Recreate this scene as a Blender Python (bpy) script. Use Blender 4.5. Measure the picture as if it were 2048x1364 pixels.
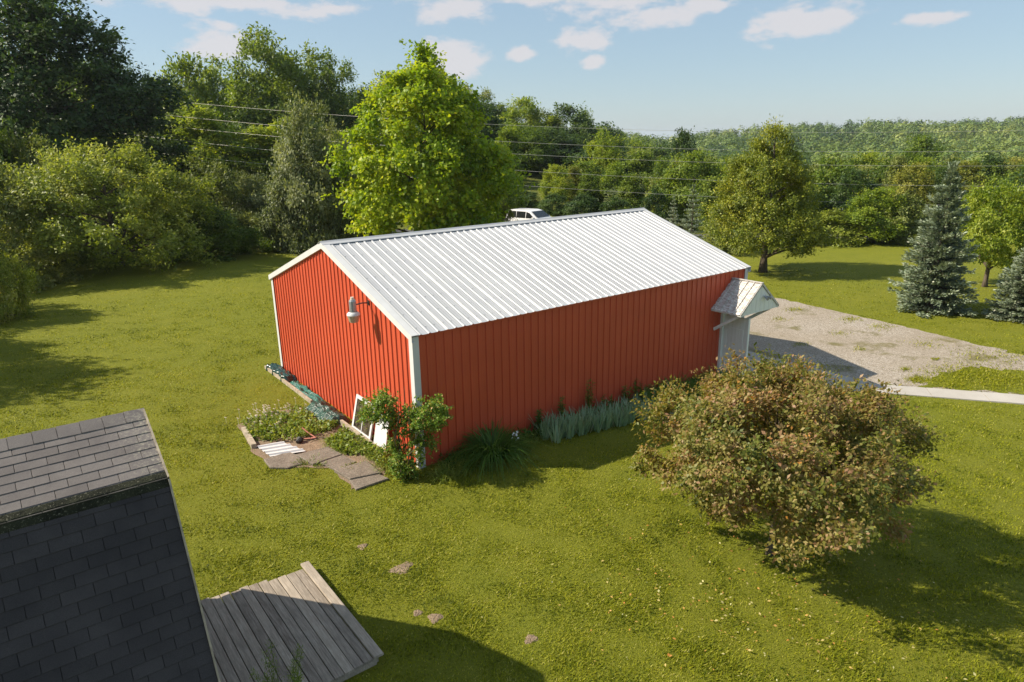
import bpy, bmesh, math, random
import numpy as np
from mathutils import Matrix, Vector

for o in list(bpy.data.objects): bpy.data.objects.remove(o)
scene = bpy.context.scene
COL = scene.collection
R_ = math.radians

# ------------------------------------------------------------------ camera
CAM = np.array([-6.833, -12.635, 7.222]); YAW = 0.92408; PITCH = -0.28805; ROLL = -0.017; FPX = 1360.97
FW = np.array([math.cos(PITCH)*math.cos(YAW), math.cos(PITCH)*math.sin(YAW), math.sin(PITCH)])
_r = np.array([math.sin(YAW), -math.cos(YAW), 0.0]); _u = np.cross(_r, FW)
RT = _r*math.cos(ROLL)+_u*math.sin(ROLL); UP = -_r*math.sin(ROLL)+_u*math.cos(ROLL)
cd = bpy.data.cameras.new('camera'); cam = bpy.data.objects.new('camera', cd); COL.objects.link(cam)
cd.sensor_width = 36; cd.lens = FPX/2048*36; cd.clip_start = .1; cd.clip_end = 8000
cam.matrix_world = Matrix(((RT[0], UP[0], -FW[0], CAM[0]), (RT[1], UP[1], -FW[1], CAM[1]), (RT[2], UP[2], -FW[2], CAM[2]), (0, 0, 0, 1)))
scene.camera = cam

# ------------------------------------------------------------------ light
SH = np.array([.965, -.76])                       # shadow offset per metre of height
EL = math.atan(1/np.hypot(*SH)); SUNV = Vector((-SH[0], -SH[1], 1)).normalized()
sd = bpy.data.lights.new('sun', 'SUN'); sd.energy = 4.2; sd.angle = R_(.53); sd.color = (1, .90, .74)
sun = bpy.data.objects.new('sun', sd); COL.objects.link(sun)
sun.rotation_euler = SUNV.to_track_quat('Z', 'Y').to_euler(); sun.location = (-40, 30, 60)
W = bpy.data.worlds.new('World'); scene.world = W; W.use_nodes = True
scene.view_settings.view_transform = 'Standard'; scene.view_settings.look = 'None'
scene.view_settings.gamma = 1; scene.view_settings.use_curve_mapping = False
scene.view_settings.exposure = 1.0

scene.cycles.max_bounces = 6; scene.cycles.diffuse_bounces = 3; scene.cycles.glossy_bounces = 2; scene.cycles.transmission_bounces = 4; scene.cycles.transparent_max_bounces = 6
scene.cycles.caustics_reflective = False; scene.cycles.caustics_refractive = False
def build_world():
    nt = W.node_tree; nt.nodes.clear(); N = nt.nodes.new; L = nt.links.new
    out = N('ShaderNodeOutputWorld'); bg = N('ShaderNodeBackground'); L(bg.outputs[0], out.inputs[0])
    sky = N('ShaderNodeTexSky'); sky.sky_type = 'NISHITA'; sky.sun_disc = False
    sky.sun_elevation = EL; sky.sun_rotation = math.atan2(SUNV.x, SUNV.y)
    sky.air_density = 1.0; sky.dust_density = 0.5; sky.ozone_density = 1.0; sky.altitude = 200
    bg.inputs[1].default_value = 0.07
    tc = N('ShaderNodeTexCoord')
    def math_(op, a, b=None, clamp=False):
        n = N('ShaderNodeMath'); n.operation = op; n.use_clamp = clamp
        for i, v in enumerate((a, b)):
            if v is None: continue
            if isinstance(v, (int, float)): n.inputs[i].default_value = v
            else: L(v, n.inputs[i])
        return n.outputs[0]
    def vm(op, a, b=None):
        n = N('ShaderNodeVectorMath'); n.operation = op
        for i, v in enumerate((a, b)):
            if v is None: continue
            if isinstance(v, (tuple, list)): n.inputs[i].default_value = v
            else: L(v, n.inputs[i])
        return n
    dirv = tc.outputs['Generated']
    # clouds: puffs at their compass directions plus scattered noise cloud over the rest of the dome
    puffs = [(930, 12, 110, 34), (1060, 0, 120, 20), (1215, 8, 170, 30), (1300, 30, 80, 26), (1150, 80, 62, 24), (915, 112, 66, 36), (1040, 103, 32, 14),
             (1185, 125, 24, 15), (1600, 48, 110, 34), (1680, 30, 70, 30), (1850, 38, 70, 12), (435, 85, 70, 36), (450, 52, 40, 16),
             (480, 8, 300, 22), (1420, 6, 60, 16), (680, 18, 70, 14), (1700, -60, 300, 40), (600, -90, 380, 46), (1220, -120, 260, 50)]
    best = None
    for (x, y, sx, sy) in puffs:
        d = FW*FPX+RT*(x-1024)+UP*(682-y); d = d/np.linalg.norm(d)
        h = np.cross(d, (0, 0, 1)); h /= np.linalg.norm(h); v = np.cross(h, d)
        k = math.hypot(FPX, math.hypot(x-1024, 682-y))
        a = vm('DOT_PRODUCT', dirv, tuple(h*k/sx)).outputs['Value']
        b = math_('SUBTRACT', vm('DOT_PRODUCT', dirv, tuple(v*k/sy)).outputs['Value'], 0.0)
        rr = math_('SQRT', math_('ADD', math_('MULTIPLY', a, a), math_('MULTIPLY', b, b)))
        val = math_('SUBTRACT', 1.0, rr)
        best = val if best is None else math_('MAXIMUM', best, val)
    best = math_('MAXIMUM', best, -1.2)
    mp = N('ShaderNodeMapping'); mp.inputs['Scale'].default_value = (1, 1, 2.2); L(dirv, mp.inputs[0])
    n1 = N('ShaderNodeTexNoise'); n1.inputs['Scale'].default_value = 15; n1.inputs['Detail'].default_value = 9; n1.inputs['Roughness'].default_value = .6
    L(mp.outputs[0], n1.inputs['Vector'])
    n2 = N('ShaderNodeTexNoise'); n2.inputs['Scale'].default_value = 3.2; n2.inputs['Detail'].default_value = 6
    L(mp.outputs[0], n2.inputs['Vector'])
    sep = N('ShaderNodeSeparateXYZ'); L(dirv, sep.inputs[0])
    high = math_('MULTIPLY', math_('SUBTRACT', sep.outputs[2], .22, True), 2.2)
    scat = math_('SUBTRACT', math_('MULTIPLY', math_('SUBTRACT', n2.outputs[0], .52), 3.0), math_('SUBTRACT', .9, high, True))
    dens = math_('ADD', math_('MAXIMUM', best, scat), math_('MULTIPLY', math_('SUBTRACT', n1.outputs[0], .5), 3.8))
    mr = N('ShaderNodeMapRange'); mr.interpolation_type = 'SMOOTHSTEP'; L(dens, mr.inputs[0])
    mr.inputs[1].default_value = -.10; mr.inputs[2].default_value = .65; mr.inputs[4].default_value = .80
    mix = N('ShaderNodeMix'); mix.data_type = 'RGBA'; L(mr.outputs[0], mix.inputs[0])
    # slight desaturating veil as in thin summer air
    veil = N('ShaderNodeMix'); veil.data_type = 'RGBA'; veil.inputs[0].default_value = .60
    L(sky.outputs[0], veil.inputs[6]); veil.inputs[7].default_value = (2.8, 3.85, 4.75, 1)
    L(veil.outputs[2], mix.inputs[6]); mix.inputs[7].default_value = (5.5, 5.25, 5.35, 1)
    L(mix.outputs[2], bg.inputs[0])
build_world()

# ------------------------------------------------------------------ helpers
def sstep(a, b, x):
    t = np.clip((np.asarray(x, float)-a)/(b-a), 0, 1); return t*t*(3-2*t)
def norm(v): return v/np.maximum(np.linalg.norm(v, axis=-1, keepdims=True), 1e-9)
HF = np.array([math.cos(YAW), math.sin(YAW)]); HR = np.array([math.sin(YAW), -math.cos(YAW)])
def hgt(x, y):
    x = np.asarray(x, float); y = np.asarray(y, float)
    near = -.5*sstep(2, 12, x)
    D = (x-CAM[0])*HF[0]+(y-CAM[1])*HF[1]; lat = (x-CAM[0])*HR[0]+(y-CAM[1])*HR[1]
    a = lat/np.maximum(D, 20)
    right = np.interp(D, [0, 50, 75, 120, 200, 300, 450, 680, 900, 3000], [0, 0, -1.2, -5, -11, -13, -8, 0, -2, -2])
    right = right+np.interp(a, [.12, .20, .28, .5, .75, 1.2], [-7, -6, 0, 3, 7, 9])*sstep(300, 680, D)+(2.6*np.sin(lat*.023+1)+1.5*np.sin(lat*.061))*sstep(380, 640, D)
    left = np.interp(D, [0, 52, 90, 140, 220, 3000], [0, 0, 2, 5, 9, 9])
    w = sstep(.02, .24, a)
    return near+np.where(D > 40, right*w+left*(1-w), 0)
def ground_at(px, D):
    """world x,y on the compass bearing of a column of the view, at forward distance D"""
    lat = D*(px-1024)/FPX*1.0/math.cos(PITCH)*1.0
    p = CAM[:2]+HF*D+HR*lat
    return float(p[0]), float(p[1])
def top_z(px, py, D):
    d = FW*FPX+RT*(px-1024)+UP*(682-py); hd = d[0]*HF[0]+d[1]*HF[1]
    return CAM[2]+d[2]*D/hd
def pix(px, py, z):
    d = FW*FPX+RT*(px-1024)+UP*(682-py); t = (z-CAM[2])/d[2]; return CAM+d*t

def mesh_np(name, V, F, t=None):
    V = np.ascontiguousarray(V, dtype=np.float32).reshape(-1, 3); F = np.ascontiguousarray(F, dtype=np.int32)
    me = bpy.data.meshes.new(name); me.vertices.add(len(V)); me.vertices.foreach_set('co', V.ravel())
    n, k = F.shape; me.loops.add(n*k); me.loops.foreach_set('vertex_index', F.ravel())
    me.polygons.add(n); me.polygons.foreach_set('loop_start', np.arange(0, n*k, k, dtype=np.int32))
    if t is not None:
        a = me.attributes.new('t', 'FLOAT', 'POINT'); a.data.foreach_set('value', np.ascontiguousarray(t, dtype=np.float32))
    me.update(calc_edges=True); return me

class MB:
    def __init__(s): s.v = []; s.f = []; s.t = []
    def add(s, V, F, t=0.5):
        n = len(s.v); s.v += [tuple(map(float, p)) for p in V]; s.f += [tuple(int(i)+n for i in f) for f in F]; s.t += [t]*len(V); return s
    def box(s, c, size, rz=0, rx=0, ry=0, taper=1.0):
        hx, hy, hz = [q/2 for q in size]; M = Matrix.Rotation(rz, 3, 'Z') @ Matrix.Rotation(ry, 3, 'Y') @ Matrix.Rotation(rx, 3, 'X')
        P = []
        for z in (-1, 1):
            k = taper if z > 0 else 1
            for x, y in ((-1, -1), (1, -1), (1, 1), (-1, 1)):
                P.append(Vector(c)+M @ Vector((x*hx*k, y*hy*k, z*hz)))
        return s.add(P, [(0, 3, 2, 1), (4, 5, 6, 7), (0, 1, 5, 4), (1, 2, 6, 5), (2, 3, 7, 6), (3, 0, 4, 7)])
    def beam(s, a, b, w, h, up=(0, 0, 1)):
        a = Vector(a); b = Vector(b); d = (b-a).normalized(); sd_ = d.cross(Vector(up)).normalized(); u = sd_.cross(d)
        P = []
        for p in (a, b):
            for i, j in ((-1, -1), (1, -1), (1, 1), (-1, 1)): P.append(p+sd_*i*w/2+u*j*h/2)
        return s.add(P, [(0, 1, 2, 3), (4, 7, 6, 5), (0, 4, 5, 1), (1, 5, 6, 2), (2, 6, 7, 3), (3, 7, 4, 0)])
    def tube(s, pts, rad, n=7, cap=True):
        P = [Vector(p) for p in pts]; V = []; F = []
        ref = Vector((.3, .9, .2)).normalized()
        for i, p in enumerate(P):
            d = (P[min(i+1, len(P)-1)]-P[max(i-1, 0)]).normalized()
            a = d.cross(ref)
            if a.length < .05: a = d.cross(Vector((1, 0, 0)))
            a.normalize(); b = d.cross(a)
            for k in range(n):
                q = 2*math.pi*k/n; V.append(p+(a*math.cos(q)+b*math.sin(q))*rad[i])
        for i in range(len(P)-1):
            for k in range(n):
                F.append((i*n+k, i*n+(k+1) % n, (i+1)*n+(k+1) % n, (i+1)*n+k))
        if cap: F += [tuple(range(n-1, -1, -1)), tuple((len(P)-1)*n+k for k in range(n))]
        return s.add(V, F)
    def prism(s, poly, axis, a0, a1):
        """polygon of 2-tuples extruded along axis ('x','y','z')"""
        n = len(poly); V = []
        for a in (a0, a1):
            for (p, q) in poly:
                V.append({'x': (a, p, q), 'y': (p, a, q), 'z': (p, q, a)}[axis])
        F = [tuple(range(n-1, -1, -1)), tuple(range(n, 2*n))]+[(i, (i+1) % n, n+(i+1) % n, n+i) for i in range(n)]
        return s.add(V, F)
    def mesh(s, name, attr=False):
        me = bpy.data.meshes.new(name); me.from_pydata(s.v, [], s.f)
        if attr:
            a = me.attributes.new('t', 'FLOAT', 'POINT'); a.data.foreach_set('value', s.t)
        me.update(); return me

def fix(me):
    bm = bmesh.new(); bm.from_mesh(me); bmesh.ops.recalc_face_normals(bm, faces=bm.faces); bm.to_mesh(me); bm.free(); return me
def smooth(me):
    me.polygons.foreach_set('use_smooth', [True]*len(me.polygons)); return me

def obj(name, me, mat=None, parent=None, loc=None, rot=None, label=None, cat=None, group=None, kind=None):
    if isinstance(me, MB): me = fix(me.mesh(name))
    o = bpy.data.objects.new(name, me); COL.objects.link(o)
    if mat is not None:
        if len(me.materials) == 0: me.materials.append(mat)
        elif me.materials[0] != mat:
            o.material_slots[0].link = 'OBJECT'; o.material_slots[0].material = mat
    if parent: o.parent = parent
    if loc is not None: o.location = loc
    if rot is not None: o.rotation_euler = rot
    for k, v in (('label', label), ('category', cat), ('group', group), ('kind', kind)):
        if v: o[k] = v
    return o
def thing(name, label, cat, loc=(0, 0, 0), rz=0, group=None, scale=None):
    o = bpy.data.objects.new(name, None); COL.objects.link(o); o.location = loc; o.rotation_euler = (0, 0, rz); o.empty_display_size = .2
    if scale is not None: o.scale = scale
    o['label'] = label; o['category'] = cat
    if group: o['group'] = group
    return o

# ------------------------------------------------------------------ materials
class NT:
    def __init__(s, name):
        s.m = bpy.data.materials.new(name); s.m.use_nodes = True; s.t = s.m.node_tree; s.b = s.t.nodes['Principled BSDF']; s.o = s.t.nodes['Material Output']
    def n(s, typ, **kw):
        x = s.t.nodes.new('ShaderNode'+typ)
        for k, v in kw.items(): setattr(x, k, v)
        return x
    def l(s, a, b): s.t.links.new(a, b)
    def coord(s, kind='Object', scale=(1, 1, 1)):
        if kind == 'World': g = s.n('NewGeometry').outputs['Position']
        else: g = s.n('TexCoord').outputs[kind]
        mp = s.n('Mapping'); mp.inputs['Scale'].default_value = scale; s.l(g, mp.inputs[0]); return mp.outputs[0]
    def noise(s, vec, scale, detail=4, rough=.55):
        x = s.n('TexNoise'); x.inputs['Scale'].default_value = scale; x.inputs['Detail'].default_value = detail; x.inputs['Roughness'].default_value = rough
        s.l(vec, x.inputs['Vector']); return x.outputs[0]
    def ramp(s, fac, stops, interp='LINEAR'):
        x = s.n('ValToRGB'); e = x.color_ramp.elements; x.color_ramp.interpolation = interp
        while len(e) < len(stops): e.new(.5)
        for i, (p, c) in enumerate(stops):
            e[i].position = p; e[i].color = (c if isinstance(c, tuple) else (c, c, c))+(1,)
        s.l(fac, x.inputs[0]); return x.outputs[0]
    def mix(s, fac, a, b, mode='MIX'):
        x = s.n('Mix', data_type='RGBA', blend_type=mode)
        for i, v in ((0, fac), (6, a), (7, b)):
            if isinstance(v, (int, float)): x.inputs[i].default_value = v
            elif isinstance(v, tuple): x.inputs[i].default_value = v+(1,)
            else: s.l(v, x.inputs[i])
        return x.outputs[2]
    def math(s, op, a, b=0.0):
        x = s.n('Math', operation=op)
        for i, v in enumerate((a, b)):
            if isinstance(v, (int, float)): x.inputs[i].default_value = v
            else: s.l(v, x.inputs[i])
        return x.outputs[0]
    def bump(s, h, strength=.4, dist=.01):
        x = s.n('Bump'); x.inputs['Strength'].default_value = strength; x.inputs['Distance'].default_value = dist; s.l(h, x.inputs['Height']); s.l(x.outputs[0], s.b.inputs['Normal'])
    def base(s, c):
        if isinstance(c, tuple): s.b.inputs['Base Color'].default_value = c+(1,)
        else: s.l(c, s.b.inputs['Base Color'])
        return s
    def set(s, rough=.6, spec=.4, metal=0.0):
        s.b.inputs['Roughness'].default_value = rough; s.b.inputs['Specular IOR Level'].default_value = spec; s.b.inputs['Metallic'].default_value = metal; return s

def plain(name, c, rough=.6, spec=.4, metal=0.0, var=.12, scale=6.0, kind='World', bump=0.0, bscale=40.0):
    k = NT(name); v = k.coord(kind); n = k.noise(v, scale, 5)
    lo = tuple(x*(1-var) for x in c); hi = tuple(min(x*(1+var), 1) for x in c)
    k.base(k.ramp(n, [(.3, lo), (.7, hi)])).set(rough, spec, metal)
    if bump: k.bump(k.noise(v, bscale, 3), bump, .01)
    return k.m

FG = 1.6
def foliage(name, stops, transl=.3, rough=.5, spec=.35, jitter=.35):
    """leaf material: colour from per-leaf attribute t, shifted a little per plant"""
    stops = [(p, tuple(min(q*FG, .5) for q in c)) for p, c in stops]
    k = NT(name); at = k.n('Attribute', attribute_name='t'); oi = k.n('ObjectInfo')
    f = k.math('ADD', at.outputs['Fac'], k.math('MULTIPLY', k.math('SUBTRACT', oi.outputs['Random'], .5), jitter))
    col = k.ramp(f, stops); k.base(col).set(rough, spec)
    tr = k.n('BsdfTranslucent'); tc = k.mix(1.0, col, (1.25, 1.2, .55), 'MULTIPLY'); k.l(tc, tr.inputs[0])
    ms = k.n('MixShader'); ms.inputs[0].default_value = min(transl*1.35, .5)
    k.l(k.b.outputs[0], ms.inputs[1]); k.l(tr.outputs[0], ms.inputs[2]); k.l(ms.outputs[0], k.o.inputs[0])
    return k.m

MAT = {}
def mk_materials():
    # lawn
    k = NT('lawn'); v = k.coord('World')
    big = k.noise(v, .25, 4); mid = k.noise(v, 1.3, 5); fine = k.noise(v, 22, 4, .7); vf = k.noise(v, 70, 3, .7)
    c1 = k.ramp(big, [(.3, (.130, .175, .010)), (.52, (.188, .208, .012)), (.72, (.250, .240, .024))])
    c2 = k.ramp(mid, [(.3, (.100, .145, .008)), (.7, (.245, .245, .020))])
    c = k.mix(.45, c1, c2); c = k.mix(.55, c, k.ramp(fine, [(.28, (.060, .075, .005)), (.5, (.190, .210, .012)), (.75, (.30, .30, .035))]))
    c = k.mix(.3, c, k.ramp(vf, [(.3, (.08, .09, .008)), (.7, (.32, .30, .05))]))
    k.base(c).set(.85, .15); k.bump(k.math('ADD', fine, vf), .9, .05); MAT['lawn'] = k.m
    # rough meadow / woodland floor
    k = NT('meadow'); v = k.coord('World')
    c = k.mix(.5, k.ramp(k.noise(v, .12, 5), [(.3, (.06, .09, .014)), (.7, (.17, .18, .035))]), k.ramp(k.noise(v, 2.5, 5), [(.3, (.05, .075, .012)), (.7, (.19, .19, .045))]))
    k.base(c).set(.9, .1); k.bump(k.noise(v, 3, 5), 1.0, .4); MAT['meadow'] = k.m
    # gravel
    k = NT('gravel'); v = k.coord('World'); vo = k.n('TexVoronoi'); vo.inputs['Scale'].default_value = 34; k.l(v, vo.inputs['Vector'])
    st = k.ramp(k.n('SeparateColor').outputs[0], [(0, .1), (1, .2)]) if False else None
    sc = k.n('SeparateColor'); k.l(vo.outputs['Color'], sc.inputs[0])
    stone = k.ramp(sc.outputs[0], [(0, (.16, .135, .11)), (.4, (.31, .265, .215)), (.8, (.43, .38, .32)), (1, (.54, .50, .45))])
    pat = k.noise(v, .55, 6, .65)
    stone = k.mix(k.ramp(k.noise(v, .3, 4), [(.35, 0.0), (.65, .55)]), stone, (.27, .22, .16))
    weed = k.ramp(k.noise(v, 9, 4), [(.3, (.09, .09, .02)), (.7, (.19, .155, .06))])
    c = k.mix(k.ramp(pat, [(.56, 0.0), (.66, .8)]), stone, weed)
    k.base(c).set(.9, .2); k.bump(vo.outputs['Distance'], .8, .02); MAT['gravel'] = k.m
    # concrete
    k = NT('concrete'); v = k.coord('World')
    k.base(k.mix(.5, k.ramp(k.noise(v, 1.2, 6), [(.3, (.33, .30, .265)), (.7, (.47, .44, .40))]), k.ramp(k.noise(v, 60, 3), [(.3, (.30, .28, .25)), (.7, (.48, .45, .41))]))).set(.85, .2)
    k.bump(k.noise(v, 60, 3), .3, .01); MAT['concrete'] = k.m
    # exposed-aggregate paver
    k = NT('aggregate'); v = k.coord('World'); vo = k.n('TexVoronoi'); vo.inputs['Scale'].default_value = 60; k.l(v, vo.inputs['Vector'])
    sc = k.n('SeparateColor'); k.l(vo.outputs['Color'], sc.inputs[0])
    k.base(k.mix(.5, k.ramp(sc.outputs[0], [(0, (.08, .066, .052)), (.6, (.20, .168, .135)), (1, (.34, .29, .24))]), k.ramp(k.noise(v, 3, 5), [(.3, (.11, .092, .073)), (.7, (.235, .20, .16))]))).set(.9, .2)
    k.bump(vo.outputs['Distance'], .7, .01); MAT['aggregate'] = k.m
    # painted steel
    k = NT('red_steel'); v = k.coord('World'); g = k.noise(v, .7, 4); s2 = k.noise(k.coord('World', (6, 6, .35)), 3, 4)
    c = k.ramp(g, [(.3, (.50, .082, .038)), (.7, (.56, .094, .043))]); c = k.mix(k.ramp(s2, [(.55, 0.0), (.8, .22)]), c, (.44, .085, .045))
    k.base(c).set(.42, .4); MAT['red_steel'] = k.m
    k = NT('white_steel'); v = k.coord('World'); s2 = k.noise(k.coord('World', (5, .5, .5)), 2, 5)
    k.base(k.mix(k.ramp(s2, [(.45, 0.0), (.75, .35)]), k.ramp(k.noise(v, 1.1, 4), [(.3, (.41, .415, .43)), (.7, (.46, .465, .475))]), (.40, .395, .39))).set(.45, .35); MAT['white_steel'] = k.m
    MAT['white_trim'] = plain('white_trim', (.58, .58, .575), .45, .4, var=.05, scale=3)
    MAT['screw'] = plain('screw', (.10, .10, .11), .5, .5, .6)
    MAT['gap'] = plain('closure_foam', (.03, .03, .035), .9, .1)
    k = NT('white_paint'); v = k.coord('World'); d = k.noise(k.coord('World', (4, 4, .6)), 4, 5)
    k.base(k.mix(k.ramp(d, [(.45, 0.0), (.75, .5)]), (.82, .83, .80), (.60, .60, .52))).set(.6, .3); MAT['white_paint'] = k.m
    k = NT('hood_metal'); v = k.coord('World'); d = k.noise(k.coord('World', (14, 3, 3)), 2.5, 5)
    k.base(k.mix(k.ramp(d, [(.42, 0.0), (.62, .8)]), (.60, .58, .55), (.27, .20, .15))).set(.6, .3); MAT['hood_metal'] = k.m
    # shingles
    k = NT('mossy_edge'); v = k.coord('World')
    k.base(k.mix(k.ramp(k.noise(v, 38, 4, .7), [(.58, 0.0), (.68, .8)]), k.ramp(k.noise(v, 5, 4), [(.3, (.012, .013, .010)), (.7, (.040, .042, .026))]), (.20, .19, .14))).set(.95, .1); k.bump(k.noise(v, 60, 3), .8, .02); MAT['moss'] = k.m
    k = NT('shaded_shingle'); v = k.coord('World'); oi = k.n('ObjectInfo')  # darker shingle copy: shade of the near steep slope put into the colour
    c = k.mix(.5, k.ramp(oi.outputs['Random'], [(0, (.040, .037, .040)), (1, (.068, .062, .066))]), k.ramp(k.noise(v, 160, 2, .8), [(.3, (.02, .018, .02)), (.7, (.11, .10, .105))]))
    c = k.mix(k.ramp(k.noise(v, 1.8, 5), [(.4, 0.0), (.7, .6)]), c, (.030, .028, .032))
    k.base(c).set(.95, .12); k.bump(k.noise(v, 160, 2, .8), .5, .006); MAT['shingle_shade'] = k.m
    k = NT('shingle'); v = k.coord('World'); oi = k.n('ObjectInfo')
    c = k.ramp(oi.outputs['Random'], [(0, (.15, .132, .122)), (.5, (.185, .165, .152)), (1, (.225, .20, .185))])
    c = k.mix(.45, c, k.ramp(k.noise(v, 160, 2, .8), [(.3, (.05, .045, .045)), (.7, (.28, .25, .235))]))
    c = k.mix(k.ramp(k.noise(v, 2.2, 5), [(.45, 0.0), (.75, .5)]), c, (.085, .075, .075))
    sx = k.n('SeparateXYZ'); k.l(v, sx.inputs[0])
    # lichen and algae near the gable edge, and a black stain on the bend of the roof
    edge = k.ramp(k.math('ADD', sx.outputs[0], k.math('MULTIPLY', k.noise(v, 7, 5), .5)), [(0, 0.0), (1, 1.0)])
    e2 = k.n('MapRange'); k.l(k.math('ADD', sx.outputs[0], k.math('MULTIPLY', k.noise(v, 9, 6), .55)), e2.inputs[0])
    e2.inputs[1].default_value = -5.95; e2.inputs[2].default_value = -5.45; e2.inputs[3].default_value = 0; e2.inputs[4].default_value = 1
    lich = k.ramp(k.noise(v, 26, 4, .7), [(.5, 0.0), (.62, .8)])
    c = k.mix(k.math('MULTIPLY', e2.outputs[0], lich), c, (.36, .33, .26))
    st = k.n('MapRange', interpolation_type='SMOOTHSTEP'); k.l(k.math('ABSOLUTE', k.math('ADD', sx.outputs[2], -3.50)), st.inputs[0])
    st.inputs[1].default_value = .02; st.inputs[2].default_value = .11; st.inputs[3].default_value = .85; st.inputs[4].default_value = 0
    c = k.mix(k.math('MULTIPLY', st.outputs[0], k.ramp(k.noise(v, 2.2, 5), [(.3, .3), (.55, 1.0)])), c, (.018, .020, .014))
    k.base(c).set(.95, .12); k.bump(k.noise(v, 160, 2, .8), .5, .006); MAT['shingle'] = k.m
    MAT['underlay'] = plain('roof_underlay', (.03, .028, .028), .9, .1)
    # weathered boards
    k = NT('weathered_wood'); oi = k.n('ObjectInfo'); tcn = k.n('TexCoord'); add = k.n('VectorMath', operation='ADD'); k.l(tcn.outputs['Object'], add.inputs[0])
    cmb = k.n('CombineXYZ'); rr = k.math('MULTIPLY', oi.outputs['Random'], 37.0); k.l(rr, cmb.inputs[0]); k.l(rr, cmb.inputs[1]); k.l(cmb.outputs[0], add.inputs[1])
    mp = k.n('Mapping'); mp.inputs['Scale'].default_value = (22, 1.3, 10); k.l(add.outputs[0], mp.inputs[0])
    gr = k.noise(mp.outputs[0], 2.4, 7, .7)
    mp2 = k.n('Mapping'); mp2.inputs['Scale'].default_value = (2.5, 1.2, 2); k.l(add.outputs[0], mp2.inputs[0]); blot = k.noise(mp2.outputs[0], 2.2, 6, .65)
    c = k.ramp(gr, [(.28, (.07, .055, .042)), (.5, (.29, .24, .19)), (.70, (.50, .44, .37))])
    c = k.mix(k.ramp(blot, [(.45, 0.0), (.7, .6)]), c, (.10, .085, .072)); c = k.mix(.42, c, k.ramp(oi.outputs['Random'], [(0, (.13, .105, .085)), (.5, (.28, .24, .195)), (1, (.46, .39, .31))]))
    k.base(c).set(.85, .2); k.bump(gr, .6, .006); MAT['wood'] = k.m
    MAT['old_wood'] = plain('old_timber', (.34, .29, .22), .85, .2, var=.4, scale=9)
    k = NT('bark'); v = k.coord('World', (1, 1, .3))
    k.base(k.ramp(k.noise(v, 9, 6, .7), [(.3, (.045, .035, .026)), (.7, (.17, .135, .10))])).set(.9, .15); k.bump(k.noise(v, 12, 5), .8, .04); MAT['bark'] = k.m
    k = NT('soil'); v = k.coord('World')
    k.base(k.mix(.5, k.ramp(k.noise(v, 6, 5), [(.3, (.15, .105, .068)), (.7, (.32, .235, .16))]), k.ramp(k.noise(v, 45, 3), [(.3, (.12, .085, .055)), (.7, (.42, .32, .23))]))).set(.95, .1)
    k.bump(k.noise(v, 45, 4), 1.0, .03); MAT['soil'] = k.m
    MAT['asphalt'] = plain('asphalt', (.09, .088, .085), .9, .2, var=.2, scale=30)
    MAT['wire'] = plain('wire', (.55, .53, .46), .5, .4, .3)
    MAT['grey_metal'] = plain('grey_metal', (.32, .33, .34), .45, .5, .5)
    MAT['dark_iron'] = plain('dark_iron', (.05, .048, .045), .6, .4, .4)
    MAT['lens'] = plain('prismatic_lens', (.42, .33, .24), .3, .5, var=.1, scale=20)
    MAT['pale_cap'] = plain('pale_cap', (.62, .55, .45), .5)
    MAT['blue_flower'] = plain('petal', (.72, .72, .70), .7)
    MAT['yellow'] = plain('flower_eye', (.6, .42, .03), .7)
    MAT['pink'] = plain('pink_plastic', (.72, .30, .22), .5)
    MAT['rock'] = plain('field_stone', (.34, .25, .22), .85, .2, var=.35, scale=12, bump=.5)
    # green plastics
    def plastic(name, c, rough, gs):
        k = NT(name); v = k.coord('Object'); wv = k.n('TexWave', wave_type='BANDS', bands_direction='Y'); wv.inputs['Scale'].default_value = gs; wv.inputs['Distortion'].default_value = 1.5; k.l(v, wv.inputs['Vector'])
        wx = k.n('TexWave', wave_type='BANDS', bands_direction='X'); wx.inputs['Scale'].default_value = gs; wx.inputs['Distortion'].default_value = 1.5; k.l(v, wx.inputs['Vector'])
        g = k.math('MAXIMUM', wv.outputs['Fac'], wx.outputs['Fac'])
        k.base(k.ramp(g, [(.55, tuple(x*.35 for x in c)), (.85, c)])).set(rough, .55); k.bump(g, .6, .012); return k.m
    MAT['tarp'] = plastic('dark_green_tarp', (.022, .060, .050), .22, 3)
    MAT['teal'] = plastic('teal_netting', (.028, .17, .13), .3, 14)
    MAT['net'] = plastic('green_netting', (.022, .085, .062), .3, 11)
    # glass, car
    k = NT('old_glass'); v = k.coord('World'); gl = k.n('BsdfGlossy'); gl.inputs['Roughness'].default_value = .08; gl.inputs[0].default_value = (.8, .8, .8, 1)
    tr = k.n('BsdfTransparent'); tr.inputs[0].default_value = (.85, .86, .84, 1); ms = k.n('MixShader'); fr = k.n('Fresnel'); k.l(fr.outputs[0], ms.inputs[0]); k.l(tr.outputs[0], ms.inputs[1]); k.l(gl.outputs[0], ms.inputs[2])
    df = k.n('BsdfDiffuse'); df.inputs[0].default_value = (.30, .24, .17, 1); m2 = k.n('MixShader'); k.l(k.ramp(k.noise(v, 7, 5), [(.35, .03), (.7, .32)]), m2.inputs[0]); k.l(ms.outputs[0], m2.inputs[1]); k.l(df.outputs[0], m2.inputs[2])
    k.l(m2.outputs[0], k.o.inputs[0]); MAT['glass'] = k.m
    MAT['car_paint'] = plain('car_paint', (.72, .72, .74), .25, .6, var=.02)
    MAT['car_glass'] = plain('car_glass', (.015, .017, .02), .08, .8, var=.05)
    MAT['tyre'] = plain('tyre', (.02, .02, .02), .8)
    MAT['rim'] = plain('rim', (.45, .45, .46), .3, .5, .8)
    MAT['lamp_red'] = plain('lamp_red', (.35, .02, .02), .3)
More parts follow.
